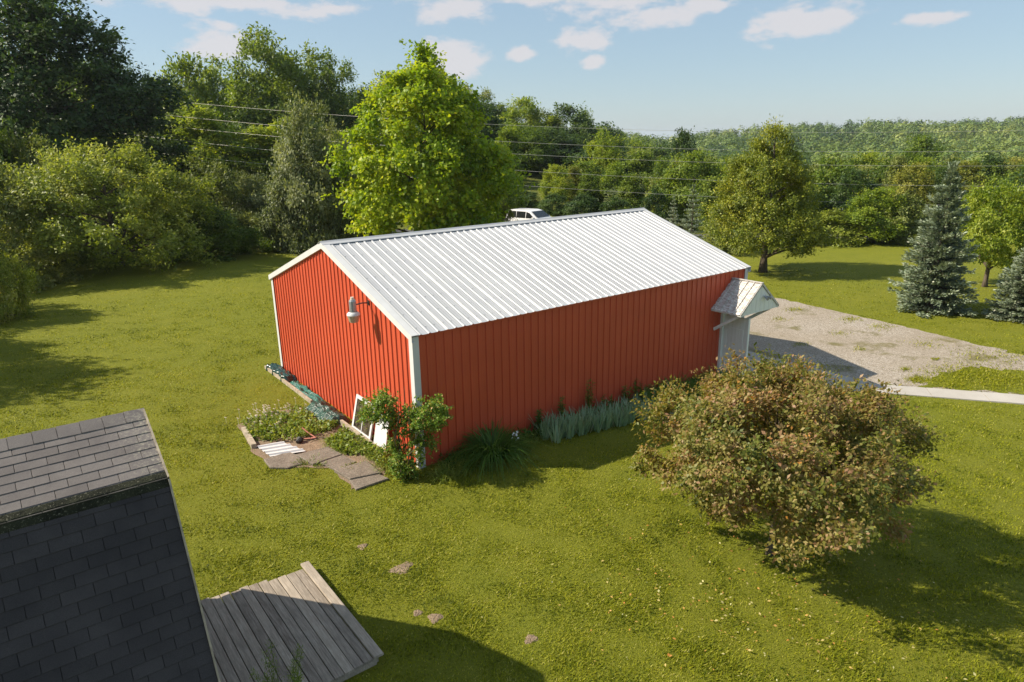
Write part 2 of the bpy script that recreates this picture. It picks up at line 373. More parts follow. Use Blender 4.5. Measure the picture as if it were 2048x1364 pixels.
    # foliage
    MAT['f_crab'] = foliage('crabapple_leaf', [(0, (.035, .055, .010)), (.28, (.098, .110, .018)), (.52, (.180, .155, .040)), (.74, (.215, .140, .062)), (.90, (.21, .115, .068)), (1, (.42, .15, .03))], .3, jitter=0)
    MAT['f_maple'] = foliage('maple_leaf', [(0, (.045, .095, .006)), (.4, (.145, .215, .008)), (.75, (.250, .290, .012)), (1, (.31, .31, .03))], .38, jitter=0)
    MAT['f_cedar'] = foliage('cedar_spray', [(0, (.026, .050, .005)), (.45, (.108, .132, .010)), (.8, (.195, .200, .016)), (1, (.26, .24, .03))], .22, jitter=0)
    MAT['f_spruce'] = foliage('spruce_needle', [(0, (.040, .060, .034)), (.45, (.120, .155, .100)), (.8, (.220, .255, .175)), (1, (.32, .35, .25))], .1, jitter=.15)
    MAT['f_bright'] = foliage('bright_leaf', [(0, (.042, .078, .008)), (.5, (.130, .178, .014)), (1, (.24, .26, .028))], .36)
    MAT['f_mid'] = foliage('mid_leaf', [(0, (.028, .056, .008)), (.5, (.082, .125, .014)), (1, (.155, .19, .026))], .32)
    MAT['f_dark'] = foliage('dark_leaf', [(0, (.014, .032, .008)), (.5, (.036, .066, .012)), (1, (.075, .11, .022))], .25)
    MAT['f_olive'] = foliage('olive_leaf', [(0, (.045, .063, .014)), (.5, (.122, .146, .034)), (1, (.23, .245, .08))], .32)
    MAT['f_grey'] = foliage('grey_leaf', [(0, (.040, .055, .020)), (.5, (.100, .125, .045)), (1, (.19, .205, .10))], .28)
    MAT['f_gold'] = foliage('gold_leaf', [(0, (.055, .072, .010)), (.5, (.145, .155, .022)), (1, (.24, .225, .045))], .3)
    MAT['f_bush'] = foliage('bush_leaf', [(0, (.045, .068, .008)), (.45, (.140, .175, .020)), (.85, (.27, .285, .055)), (1, (.40, .40, .15))], .34, jitter=.2)
    MAT['f_rose'] = foliage('rose_leaf', [(0, (.032, .070, .010)), (.55, (.100, .165, .022)), (.9, (.20, .245, .05)), (1, (.34, .19, .06))], .3, jitter=0)
    MAT['f_lily'] = foliage('lily_leaf', [(0, (.028, .068, .010)), (.6, (.080, .150, .022)), (1, (.19, .25, .06))], .32)
    MAT['f_iris'] = foliage('iris_leaf', [(0, (.10, .16, .095)), (.6, (.20, .29, .185)), (1, (.31, .36, .25))], .25)
    MAT['f_weed'] = foliage('weed_leaf', [(0, (.045, .085, .010)), (.5, (.12, .165, .022)), (1, (.25, .26, .06))], .3)
    MAT['f_grass'] = foliage('grass_blade', [(0, (.040, .062, .004)), (.5, (.158, .174, .009)), (.85, (.235, .232, .016)), (1, (.31, .29, .08))], .36, spec=.12, jitter=0)
    MAT['f_far'] = foliage('far_leaf', [(0, (.024, .048, .014)), (.3, (.055, .092, .020)), (.7, (.105, .142, .028)), (1, (.165, .185, .042))], .2, jitter=0)
    MAT['f_litter'] = foliage('fallen_leaf', [(0, (.30, .12, .03)), (.5, (.42, .22, .06)), (1, (.50, .36, .16))], .2, jitter=0)
mk_materials()

# ------------------------------------------------------------------ ground
LAWN_NEAR, LAWN_FAR = 0, 46.5
def make_ground():
    na = 200; rad = np.concatenate([np.linspace(.01, 60, 61), 60*np.geomspace(1.03, 66, 90)])
    cx, cy = 4.0, 4.0
    th = np.linspace(0, 2*np.pi, na, endpoint=False); RR, TT = np.meshgrid(rad, th, indexing='ij')
    X = cx+RR*np.cos(TT); Y = cy+RR*np.sin(TT); Z = hgt(X, Y)
    V = np.stack([X, Y, Z], -1).reshape(-1, 3); nr = len(rad)
    i, j = np.meshgrid(np.arange(nr-1), np.arange(na), indexing='ij'); j2 = (j+1) % na
    F = np.stack([i*na+j, (i+1)*na+j, (i+1)*na+j2, i*na+j2], -1).reshape(-1, 4)
    me = mesh_np('ground', V, F); smooth(me)
    me.materials.append(MAT['lawn']); me.materials.append(MAT['meadow'])
    C_ = V[F].mean(1); D = (C_[:, 0]-CAM[0])*HF[0]+(C_[:, 1]-CAM[1])*HF[1]
    lat = (C_[:, 0]-CAM[0])*HR[0]+(C_[:, 1]-CAM[1])*HR[1]
    me.polygons.foreach_set('material_index', (D > 52).astype(np.int32))
    obj('ground', me, kind='structure')
make_ground()

def sheet(name, poly, z, mat, jit=0.0, seed=1, seg=.25, kind='structure', **kw):
    rng = random.Random(seed); P = []
    n = len(poly)
    for i in range(n):
        a = Vector(poly[i]); b = Vector(poly[(i+1) % n]); m = max(1, int((b-a).length/seg)) if jit else 1
        for k in range(m):
            p = a.lerp(b, k/m)
            if jit: p = p+Vector((rng.gauss(0, jit), rng.gauss(0, jit)))
            P.append((p.x, p.y, z))
    bm = bmesh.new(); vs = [bm.verts.new(p) for p in P]; f = bm.faces.new(vs); bm.normal_update()
    if f.normal.z < 0: f.normal_flip()
    bmesh.ops.triangulate(bm, faces=[f]); me = bpy.data.meshes.new(name); bm.to_mesh(me); bm.free()
    return obj(name, me, mat, kind=kind, **kw)

ZD = -.5
GRAVEL = [(12.6, 8.5), (23.6, 8.0), (23.3, 5.2), (23.0, 2.4), (22.5, -1.0), (21.7, -5.0), (21.6, -9), (22.4, -16), (24, -16), (20.4, -11.4), (17.3, -6.62), (14.8, -3.2), (14.8, 1.7), (12.6, 1.7)]
GRAVEL = [(12.6, 8.5), (23.6, 8.0), (23.3, 5.2), (23.0, 2.4), (22.5, -1.0), (21.7, -5.0), (21.8, -9), (23.5, -15.2), (20.3, -10.85), (17.2, -6.62), (14.72, -3.2), (14.72, 1.7), (12.6, 1.7)]
sheet('gravel_driveway', GRAVEL, ZD+.012, MAT['gravel'], .07, 3)
WALK = thing('concrete_walkway', 'pale concrete walkway running from the barn door past the gravel', 'walkway')
WALK['kind'] = 'structure'
def slab(poly, seed):
    m = MB(); m.prism(poly, 'z', ZD-.1, ZD+.03+.004*(seed % 3)); obj('slab', m, MAT['concrete'], WALK)
slab([(11.0, -1.75), (12.72, -1.75), (12.72, -.06), (11.0, -.06)], 1)
slab([(12.74, -1.75), (14.72, -1.75), (14.72, .1), (12.74, .1)], 2)
slab([(12.74, .12), (14.72, .12), (14.72, 1.9), (12.74, 1.9)], 0)
slab([(13.4, -1.77), (14.72, -1.77), (14.72, -3.22), (13.98, -3.55), (13.4, -2.9)], 1)
_d = Vector((2.48, -3.42)).normalized(); _n = Vector((-_d.y, _d.x))*.80
for k in range(6):
    a = Vector((14.70, -3.24))+_d*(1.52*k+.01); b = a+_d*1.5
    slab([tuple(a), tuple(b), tuple(b-_n), tuple(a-_n)], k)
def road():
    V = []; F = []; xs = np.linspace(-500, 2500, 60)
    for i, px in enumerate(xs):
        for k, dd in enumerate((0, 2.2, 4.4, 6)):
            D = 53+(px-1000)*-.001+dd; x, y = ground_at(px, D); V.append((x, y, float(hgt(x, y))+.05))
    for i in range(len(xs)-1):
        for k in range(3): F.append((i*4+k, i*4+k+1, (i+1)*4+k+1, (i+1)*4+k))
    me = bpy.data.meshes.new('road'); me.from_pydata(V, [], F); obj('road', me, MAT['asphalt'], kind='structure')
road()

# ------------------------------------------------------------------ barn
BL, BW, BH, BR = 12.192, 9.066, 3.2, 4.702
SL = (BR-BH)/(BW/2); SANG = math.atan(SL); RIB = .2286; OV = .065; OE = .085; ZB = -.75
def profile(a0, a1, off=0.0, RH=.027):
    P = [(a0, 0.0)]; k0 = int((a0-off)/RIB)-2
    for k in range(k0, k0+14):
        c = off+k*RIB
        for da, h in ((-.030, 0), (-.017, RH), (.017, RH), (.030, 0), (RIB/2-.045, 0), (RIB/2-.035, .0035), (RIB/2-.025, 0), (RIB/2+.025, 0), (RIB/2+.035, .0035), (RIB/2+.045, 0)):
            if a0+.001 < c+da < a1-.001: P.append((c+da, h))
    P.append((a1, 0.0)); return P
def strip(P, f0, f1):
    V = [f0(a, h) for a, h in P]+[f1(a, h) for a, h in P]; n = len(P)
    return V, [(i, i+1, n+i+1, n+i) for i in range(n-1)]
barn = thing('red_barn', 'red steel pole barn with white ribbed metal roof and white trim', 'barn')
def gable_top(y): return BH+SL*(BW/2-abs(y-BW/2))-.03
def make_barn():
    PW = .9144; rs = MAT['red_steel']
    def cuts(L):
        c = [0.0]
        while c[-1]+PW < L-.05: c.append(c[-1]+PW)
        return c+[L]
    # gable walls
    for X, sg in ((0.0, -1), (BL, 1)):
        c = cuts(BW)
        for a, b in zip(c[:-1], c[1:]):
            P = profile(a, b, .09)
            if a < BW/2 < b: P = sorted(P+[(BW/2, 0.0)])
            V, F = strip(P, lambda y, h: (X+sg*h, y, ZB), lambda y, h: (X+sg*h, y, gable_top(y)))
            m = MB(); m.add(V, F); obj('wall_panel', fix(m.mesh('wall_panel')) if False else m.mesh('wall_panel'), rs, barn)
    # long walls; the near one has a doorway at its far end
    DX0, DX1, DZ = 11.06, 11.96, 1.86
    for Y, sg in ((0.0, -1), (BW, 1)):
        c = cuts(BL)
        for a, b in zip(c[:-1], c[1:]):
            segs = [(a, b, ZB)]
            if sg < 0:
                segs = []
                for (p, q) in ((a, min(b, DX0)), (max(a, DX0), min(b, DX1)), (max(a, DX1), b)):
                    if q-p > .01: segs.append((p, q, DZ if p >= DX0-.001 and q <= DX1+.001 else ZB))
            for p, q, zb in segs:
                P = profile(p, q, .12); m = MB()
                V, F = strip(P, lambda x, h: (x, Y+sg*h, zb), lambda x, h: (x, Y+sg*h, BH-.035))
                m.add(V, F); obj('wall_panel', m.mesh('wall_panel'), rs, barn)
    # roof panels
    slope = math.hypot(BW/2+OE, SL*(BW/2+OE)); c = [-OV]
    while c[-1] < BL+OV-.05: c.append(min(c[-1]+PW, BL+OV))
    for sg in (-1, 1):
        for a, b in zip(c[:-1], c[1:]):
            P = profile(a, b, .161, .021)
            def pt(x, h, s):
                y = BW/2+sg*(BW/2+OE)*s; z = BR-SL*(BW/2+OE)*s
                return (x, y+sg*math.sin(SANG)*h, z+math.cos(SANG)*h)
            V, F = strip(P, lambda x, h: pt(x, h, .008), lambda x, h: pt(x, h, 1.0))
            m = MB(); m.add(V, F); obj('roof_panel', m.mesh('roof_panel'), MAT['white_steel'], barn)
    # closures, ridge cap
    for sg in (-1, 1):
        m = MB(); cs, sn = math.cos(SANG), math.sin(SANG)
        def q(s, h): return (BW/2+sg*s*cs+sg*sn*h*0, BR-s*sn+h/cs)
        m.prism([q(.10, -.004), q(.13, -.004), q(.13, .023), q(.10, .023)], 'x', -OV+.01, BL+OV-.01); obj('closure_strip', m, MAT['gap'], barn)
    m = MB(); pr_ = []
    for s, h in ((-.17, .024), (-.165, .036), (-.05, .036), (0, .055), (.05, .036), (.165, .036), (.17, .024)):
        pr_.append((BW/2+s, BR-abs(s)*SL+h))
    pr_ += [(BW/2+s, BR-abs(s)*SL+h) for s, h in ((.165, .030), (.05, .030), (0, .048), (-.05, .030), (-.165, .030))]
    m.prism(pr_, 'x', -OV-.03, BL+OV+.03); obj('ridge_cap', m, MAT['white_steel'], barn)
    # rake trim: flat leg on the roof and fascia leg on the gable
    for X, sg in ((-OV, -1), (BL+OV, 1)):
        for s in (-1, 1):
            y0, y1 = BW/2, BW/2+s*(BW/2+OE+.015); z0, z1 = BR, BR-SL*(BW/2+OE+.015)
            m = MB(); xa, xb = sorted((X+sg*.012, X-sg*.17)); h0, h1 = .0245, .0285
            V = [(xa, y0, z0+h0), (xb, y0, z0+h0), (xb, y1, z1+h0), (xa, y1, z1+h0), (xa, y0, z0+h1), (xb, y0, z0+h1), (xb, y1, z1+h1), (xa, y1, z1+h1)]
            m.add(V, [(0, 3, 2, 1), (4, 5, 6, 7), (0, 1, 5, 4), (1, 2, 6, 5), (2, 3, 7, 6), (3, 0, 4, 7)])
            xa, xb = sorted((X+sg*.0125, X+sg*.0045)); hb, ht = -.135, .023
            V = [(xa, y0, z0+hb), (xb, y0, z0+hb), (xb, y1, z1+hb*.9), (xa, y1, z1+hb*.9), (xa, y0, z0+ht), (xb, y0, z0+ht), (xb, y1, z1+ht), (xa, y1, z1+ht)]
            m.add(V, [(0, 3, 2, 1), (4, 5, 6, 7), (0, 1, 5, 4), (1, 2, 6, 5), (2, 3, 7, 6), (3, 0, 4, 7)])
            xa, xb = sorted((X+sg*.004, (0 if sg < 0 else BL)+sg*.003)); ha, hb2 = -.135, -.125
            V = [(xa, y0, z0+ha), (xb, y0, z0+ha), (xb, y1, z1+ha), (xa, y1, z1+ha), (xa, y0, z0+hb2), (xb, y0, z0+hb2), (xb, y1, z1+hb2), (xa, y1, z1+hb2)]
            m.add(V, [(0, 3, 2, 1), (4, 5, 6, 7), (0, 1, 5, 4), (1, 2, 6, 5), (2, 3, 7, 6), (3, 0, 4, 7)])
            obj('rake_trim', m, MAT['white_trim'], barn)
    # corner trim
    for X, sx in ((0, -1), (BL, 1)):
        for Y, sy in ((0, -1), (BW, 1)):
            m = MB(); w = .13; t = .006; e = .034
            x1, y1 = X+sx*e, Y+sy*e; x0, y0 = X-sx*w, Y-sy*w
            poly = [(x1, y1), (x1, y0), (x1-sx*t, y0), (x1-sx*t, y1-sy*t), (x0, y1-sy*t), (x0, y1)]
            m.prism(poly, 'z', ZB, BH-.055); obj('corner_trim', m, MAT['white_trim'], barn)
    # base trim board and eave trim
    for Y, sg in ((0, -1), (BW, 1)):
        m = MB(); m.box((BL/2, Y+sg*.011, BH-.075), (BL-.3, .014, .05)); obj('eave_trim', m, rs, barn)
    # screw heads: rows along purlins
    m = MB(); rng = random.Random(4)
    for sg in (-1, 1):
        for row in range(8):
            s = .06+row*.126
            for k in range(53):
                x = .161+k*RIB+.055+rng.uniform(-.004, .004)
                if x > BL: continue
                ss = s+rng.uniform(-.004, .004); y = BW/2+sg*(BW/2+OE)*ss; z = BR-SL*(BW/2+OE)*ss
                m.box((x, y+sg*math.sin(SANG)*.004, z+math.cos(SANG)*.004), (.016, .016, .008), rx=-sg*SANG if sg > 0 else SANG)
    obj('screw_heads', m, MAT['screw'], barn, kind='stuff')
    # interior floor and doorway
    m = MB(); m.prism([(.05, .05), (BL-.05, .05), (BL-.05, BW-.05), (.05, BW-.05)], 'z', ZB, -.42); obj('floor_slab', m, MAT['concrete'], barn)
    m = MB()
    m.box((DX0-.035, -.02, (DZ+ZB)/2), (.07, .13, DZ-ZB)); m.box((DX1+.035, -.02, (DZ+ZB)/2), (.07, .13, DZ-ZB)); m.box(((DX0+DX1)/2, -.02, DZ+.035), (DX1-DX0+.14, .128, .07))
    obj('door_frame', m, MAT['white_paint'], barn)
    # open door, standing out from the wall
    d = MB(); x = DX0+.02; d.box((x, -.50, .69), (.045, .88, 2.28)); door = obj('door', d, MAT['white_paint'], barn, label='white wooden side door standing open under the hood')
    for zc, hh in ((.12, .75), (1.08, .75)):
        for sx_ in (-1, 1):
            q = MB()
            q.box((x+sx_*.026, -.50, zc+hh/2-.02), (.010, .64, .04)); q.box((x+sx_*.026, -.50, zc-hh/2+.02), (.010, .64, .04))
            q.box((x+sx_*.026, -.80, zc), (.009, .04, hh-.08)); q.box((x+sx_*.026, -.20, zc), (.009, .04, hh-.08)); obj('panel_moulding', q, MAT['white_paint'], door)
    q = MB(); q.tube([(x-.09, -.86, .58), (x-.03, -.86, .58), (x+.03, -.86, .58), (x+.09, -.86, .58)], [.03, .012, .012, .03], 8); obj('door_knob', q, MAT['grey_metal'], door)
    q = MB(); q.box((x+.002, -.965, .69), (.075, .05, 2.34)); obj('edge_board', q, MAT['white_paint'], door)
    # hood
    hood = MB(); HX, HH, HE, HR_, HP = 11.45, .92, 2.12, 2.88, 1.08
    hood.box((HX, -.02, HE-.05), (1.7, .06, .09)); hd = obj('door_hood', hood, MAT['white_paint'], barn, label='small gabled hood over the side door with weathered metal roof')
    hs = (HR_-HE)/HH; ha = math.atan(hs)
    for s in (-1, 1):
        for k in range(3):
            a, b = .0+k*HP/3, (k+1)*HP/3; P = profile(a, b, .12); L0 = HH+.09
            def hp(u, h, t): return (HX+s*L0*t+s*math.sin(ha)*h, -u-.005, HR_+.02-hs*L0*t+math.cos(ha)*h)
            V, F = strip(P, lambda u, h: hp(u, h, 0), lambda u, h: hp(u, h, 1)); m = MB(); m.add(V, F); obj('roof_panel', m.mesh('roof_panel'), MAT['hood_metal'], hd)
        m = MB(); m.prism([(HX+s*HH, HE-.10), (HX+s*(HH+.06), HE-.10), (HX+s*(HH+.06), HE-.01), (HX+s*HH, HE-.01)], 'y', -HP, -.01); obj('fascia', m, MAT['white_paint'], hd)
        m = MB(); m.beam((HX+s*(HH-.13), -.03, HE-.72), (HX+s*(HH-.13), -HP+.10, HE-.08), .085, .09); obj('brace', m, MAT['white_paint'], hd)
        m = MB(); m.beam((HX+s*.005, -HP-.006, HR_+.015), (HX+s*(HH+.07), -HP-.006, HR_+.005-hs*(HH+.07)), .016, .06); obj('rake_board', m, MAT['hood_metal'], hd)
    nb = 8
    for k in range(nb):
        a = HX-HH+k*2*HH/nb+.004; b = HX-HH+(k+1)*2*HH/nb-.004
        poly = [(a, HE-.10), (b, HE-.10), (b, HR_-.03-hs*abs(b-HX)), (a, HR_-.03-hs*abs(a-HX))]
        if a < HX < b: poly.insert(3, (HX, HR_-.03))
        if min(p[1] for p in poly[2:]) < HE-.1: poly[2] = (b, max(poly[2][1], HE-.09)); poly[-1] = (a, max(poly[-1][1], HE-.09))
        m = MB(); m.prism(poly, 'y', -HP+.02, -HP+.035); obj('gable_board', m, MAT['white_paint'], hd)
    m = MB(); m.beam((HX, 0, HR_+.045), (HX, -HP-.01, HR_+.045), .10, .02); obj('ridge_cap', m, MAT['hood_metal'], hd)
make_barn()

# yard light on the gable
def yard_light():
    y, z = 2.02, 3.55
    t = thing('yard_light', 'grey dusk-to-dawn yard light on an arm on the orange gable wall', 'light', (0, y, z))
    m = MB(); m.tube([(-.02, 0, 0), (-.2, 0, .02), (-.40, 0, 0)], [.016]*3, 7); m.box((-.03, 0, 0), (.02, .07, .12)); obj('arm', m, MAT['dark_iron'], t)
    m = MB(); m.tube([(-.43, 0, -.15), (-.43, 0, .10), (-.43, 0, .14)], [.085, .085, .07], 12); obj('housing', m, MAT['grey_metal'], t)
    m = MB(); m.tube([(-.43, 0, .14), (-.43, 0, .20)], [.045, .04], 10); obj('photocell', m, MAT['pale_cap'], t)
    m = MB(); m.tube([(-.43, 0, -.15), (-.43, 0, -.19), (-.43, 0, -.23)], [.10, .15, .158], 16, False); obj('reflector', smooth(fix(m.mesh('reflector'))), MAT['white_trim'], t)
    m = MB(); m.tube([(-.43, 0, -.23), (-.43, 0, -.25), (-.43, 0, -.40)], [.152, .148, .105], 16); obj('lens', m, MAT['lens'], t)
yard_light()
def hood_light():
    t = thing('floodlight', 'small floodlight mounted on the gable of the door hood', 'light', (11.62, -1.09, 2.48))
    m = MB(); m.box((0, -.01, 0), (.09, .02, .09)); obj('mount', m, MAT['white_trim'], t)
    for s in (-1, 1):
        m = MB(); m.tube([(s*.03, -.02, 0), (s*.08, -.10, -.01), (s*.09, -.17, -.04)], [.018, .035, .055], 9); obj('lamp_head', m, MAT['grey_metal'], t)
hood_light()

# ------------------------------------------------------------------ gambrel shed
def make_shed():
    XE, XW = -5.75, -10.4; YR, ZR = -3.5, 4.05; YB, ZBk = 1.05, 3.54; YE, ZE = 2.19, 1.28
    t = thing('garden_shed', 'gambrel-roofed shed with weathered dark shingles beside the wooden deck', 'shed')
    # gable ends and side walls
    for X in (XE-.16, XW+.1):
        m = MB(); m.prism([(YR-YE+.14, -.05), (YR+YE-.14, -.05), (YR+YE-.14, ZE+.12), (YR+YB-.06, ZBk-.08), (YR, ZR-.09), (YR-YB+.06, ZBk-.08), (YR-YE+.14, ZE+.12)], 'x', X-.04, X); obj('gable_wall', m, plain('shed_siding', (.16, .13, .11), .8) if 'siding' not in MAT else MAT['siding'], t)
        MAT['siding'] = t.children[-1].data.materials[0] if t.children else None
    for s in (-1, 1):
        m = MB(); ya, yb = sorted((YR+s*(YE-.14), YR+s*(YE-.20))); m.prism([(XW+.1, ya), (XE-.2, ya), (XE-.2, yb), (XW+.1, yb)], 'z', -.05, ZE+.1); obj('side_wall', m, MAT['siding'], t)
        # deck of the roof
        for (y0, z0, y1, z1) in ((0, ZR, YB, ZBk), (YB, ZBk, YE, ZE)):
            d = np.array([y1-y0, z1-z0]); n = np.array([-d[1], d[0]])/np.hypot(*d)*-1
            n = n if n[1] > 0 else -n
            m = MB(); pts = [(YR+s*y0, z0), (YR+s*y1, z1), (YR+s*(y1-n[0]*.03), z1-n[1]*.03), (YR+s*(y0-n[0]*.03), z0-n[1]*.03)]
            m.prism(pts, 'x', XW, XE); obj('roof_deck', m, MAT['underlay'], t)
            m = MB(); p0 = (XE+.012, YR+s*y0, z0-.02); p1 = (XE+.012, YR+s*y1, z1-.02); m.beam(p0, p1, .02, .09); obj('rake_trim', m, MAT['old_wood'], t)
    # shingles, near slopes one by one; far slopes joined
    tw, ex = .304, .137
    rng = random.Random(11)
    def tab(mb, w, l):
        b = .003; mb.add([(0, 0, .002), (w, 0, .002), (w, -l, .009), (0, -l, .009), (b, 0, .006), (w-b, 0, .006), (w-b, -l+b, .015), (b, -l+b, .015)], [(0, 3, 2, 1), (4, 5, 6, 7), (0, 1, 5, 4), (1, 2, 6, 5), (2, 3, 7, 6), (3, 0, 4, 7)])
    cache = {}
    def tabmesh(w, l):
        k = (round(w, 3), round(l, 3))
        if k not in cache: m = MB(); tab(m, *k); cache[k] = fix(m.mesh('shingle'))
        return cache[k]
    cnt = 0
    for (y0, z0, y1, z1) in ((0, ZR, YB, ZBk), (YB, ZBk, YE, ZE)):
        L = math.hypot(y1-y0, z1-z0); ang = math.atan2(z0-z1, y1-y0); nc = int(round(L/ex)); e = L/nc
        for c in range(nc):
            x = XE+.02-(tw*.5 if c % 2 else 0)-rng.uniform(0, .05); first = True; right = XE+.02
            while right > XW+1.1:
                left = max(x-tw if not first else x-tw*(1 if c % 2 == 0 else .0)-.001, XW)
                if first and c % 2: left = x
                w = right-left-.006
                if w > .04:
                    s0 = c*e; y = YR-(y0+(y1-y0)*s0/L); z = z0+(z1-z0)*s0/L
                    w = round(w*50)/50 if not first else w
                    o = obj('shingle', tabmesh(w, e+.018), MAT['shingle' if y0 == 0 else 'shingle_shade'], t, (left, y, z), (ang+rng.uniform(-.006, .006), 0, rng.uniform(-.004, .004))); cnt += 1
                right = left; x = left; first = False
    m = MB()
    for (y0, z0, y1, z1) in ((0, ZR, YB, ZBk), (YB, ZBk, YE, ZE)):
        L = math.hypot(y1-y0, z1-z0); ang = math.atan2(z0-z1, y1-y0); nc = int(round(L/ex)); e = L/nc
        for c in range(nc):
            s0 = c*e
            for k in range(16):
                q = MB(); tab(q, tw-.006, e+.018); M = Matrix.Translation((XE-.28-k*tw-(tw/2 if c % 2 else 0), YR+(y0+(y1-y0)*s0/L), z0+(z1-z0)*s0/L)) @ Matrix.Rotation(math.pi, 4, 'Z') @ Matrix.Rotation(ang, 4, 'X') @ Matrix.Translation((-tw, 0, 0))
                m.add([M @ Vector(v) for v in q.v], q.f)
    obj('far_slope_shingles', m, MAT['shingle'], t, kind='stuff')
    # ridge caps
    ua = math.atan2(ZR-ZBk, YB)
    for k in range(18):
        x1 = XE+.02-k*.235; x0 = x1-.229; m = MB(); h = .018+.004*0
        for s in (-1, 1):
            a = .185; P = []
            for x, dh in ((x0, .006), (x1, .0)):
                P += [(x, YR, ZR+h+dh+.006), (x, YR+s*a*math.cos(ua), ZR-a*math.sin(ua)+h+dh)]
            P2 = [(p[0], p[1], p[2]-.012) for p in P]
            m.add(P+P2, [(0, 1, 3, 2), (4, 6, 7, 5), (0, 4, 5, 1), (1, 5, 7, 3), (3, 7, 6, 2)])
        obj('ridge_shingle', m, MAT['shingle'], t)
    # bend cap strip
    m = MB()
    a1, a2 = math.atan2(ZR-ZBk, YB), math.atan2(ZBk-ZE, YE-YB)
    y, z = YR-YB, ZBk
    pr_ = [(y+.085*math.cos(a1), z+.085*math.sin(a1)+.019), (y-.004, z+.021), (y-.012, z+.010), (y-.014-.10*math.cos(a2), z+.008-.10*math.sin(a2)), (y-.05, z-.10), (y, z-.012), (y+.085*math.cos(a1), z+.085*math.sin(a1)-.005)]
    m.prism(pr_, 'x', XW, XE+.018); obj('bend_strip', m, MAT['moss'], t)
    print('shingles', cnt)
make_shed()

def make_deck():
    t = thing('wooden_deck', 'weathered grey plank deck on the grass in front of the shed', 'deck')
    rng = random.Random(5); n = 13; x0, x1 = -5.56, -3.62; w = (x1-x0)/n
    for k in range(n):
        xa = x0+k*w; f = k/(n-1); ya = -2.02-.24*f+rng.uniform(-.03, .03); yb = -4.98+rng.uniform(-.02, .02)
        m = MB(); l = ya-yb; hw = w/2-.005; b = .006; z0, z1 = -.019, .019
        prof = [(-hw, z0), (hw, z0), (hw, z1-b), (hw-b, z1), (-hw+b, z1), (-hw, z1-b)]
        m.prism(prof, 'y', -l/2, l/2)
        obj('board', m, MAT['wood'], t, (xa+w/2, (ya+yb)/2, .115+rng.uniform(-.003, .003)), (0, rng.uniform(-.012, .012), rng.uniform(-.003, .003)))
    m = MB(); l = 2.86; hw = .075; m.prism([(-hw, -.019), (hw, -.019), (hw, .011), (hw-.008, .019), (-hw+.008, .019), (-hw, .011)], 'y', -l/2, l/2)
    obj('edge_board', m, MAT['wood'], t, (-3.545, -2.13-l/2, .150), (0, .02, .0))
    for y in (-2.4, -3.2, -4.1, -4.9):
        m = MB(); m.box((-4.53, y, .04), (2.0, .05, .11)); obj('joist', m, MAT['old_wood'], t)
    m = MB(); m.box((-4.6, -4.94, .05), (2.05, .036, .12)); obj('rim_board', m, MAT['wood'], t)
make_deck()

# ------------------------------------------------------------------ plants: generators
def leaf_quads(P, tip, nrm, size, width=.5, t=None, fold=.18):
    """one folded four-point leaf per row"""
    tip = norm(tip); nrm = norm(nrm-tip*(nrm*tip).sum(-1, keepdims=True)); side = np.cross(tip, nrm); s = size[:, None]
    a = P; b = P+tip*s*.5+side*s*width*.5+nrm*s*fold*.5; c = P+tip*s; d = P+tip*s*.5-side*s*width*.5+nrm*s*fold*.5
    V = np.stack([a, b, c, d], 1).reshape(-1, 3); n = len(P); F = np.arange(4*n).reshape(n, 4)
    return V, F, np.repeat(t, 4)

def crown_mesh(seed, H, R, zb, prof, nclump, twigs, lpt, leaf, rc, upb=.35, out=.8, width=.55, droop=.15, shell=.32, lobes=.22, flat=1.0, dome=.7):
    rng = np.random.default_rng(seed)
    h = rng.random(nclump*4); pr_ = np.interp(h, prof[0], prof[1]); keep = rng.random(nclump*4) < pr_/max(prof[1])
    h = h[keep][:nclump]; pr_ = pr_[keep][:nclump]; n = len(h)
    th = rng.random(n)*2*np.pi; ph = rng.random(3)*6.28
    lob = 1+lobes*(np.sin(3*th+ph[0]+h*5)*.5+np.sin(5*th+ph[1]-h*9)*.3+np.sin(2*th+ph[2]+h*3)*.4)
    rr = R*pr_*rng.random(n)**shell*lob
    c = np.stack([rr*np.cos(th), rr*np.sin(th), zb+h*(H-zb)+rng.normal(0, .03*H, n)], -1)
    c[:, 2] = np.clip(c[:, 2], zb*.9, H*1.0)
    mid = np.array([0, 0, zb+(H-zb)*.35]); o = norm((c-mid)*np.array([1, 1, 1.0*R/(.6*(H-zb))]))
    rcl = rc*rng.uniform(.65, 1.35, n); ct = np.clip(rng.normal(.5, .13, n), .26, .70)
    # twigs
    I = np.repeat(np.arange(n), twigs); m = len(I)
    td = norm(o[I]*out+rng.normal(0, .62, (m, 3))+np.array([0, 0, upb])); td[:, 2] = np.where(td[:, 2] < 0, td[:, 2]*(1-dome), td[:, 2]); tl = rcl[I]*rng.uniform(.5, 1.25, m)
    to = c[I]+rng.normal(0, .28, (m, 3))*rcl[I][:, None]*np.array([1, 1, .7])
    # leaves
    J = np.repeat(np.arange(m), lpt); q = len(J); s = rng.uniform(.1, 1, q)
    P = to[J]+td[J]*(tl[J]*s)[:, None]*np.array([1, 1, flat])+rng.normal(0, .55*leaf, (q, 3)); P[:, 2] -= droop*tl[J]*s*s
    tip = td[J]*.55+rng.normal(0, .6, (q, 3)); tip[:, 2] -= .25
    nr = o[I][J]*.75+np.array([0, 0, .5])+rng.normal(0, .33, (q, 3))
    t = np.clip(ct[I][J]+rng.normal(0, .16, q), 0, 1); size = leaf*rng.uniform(.65, 1.3, q)
    V, F, T = leaf_quads(P, tip, nr, size, width, t)
    return mesh_np('crown', V, F, T), c

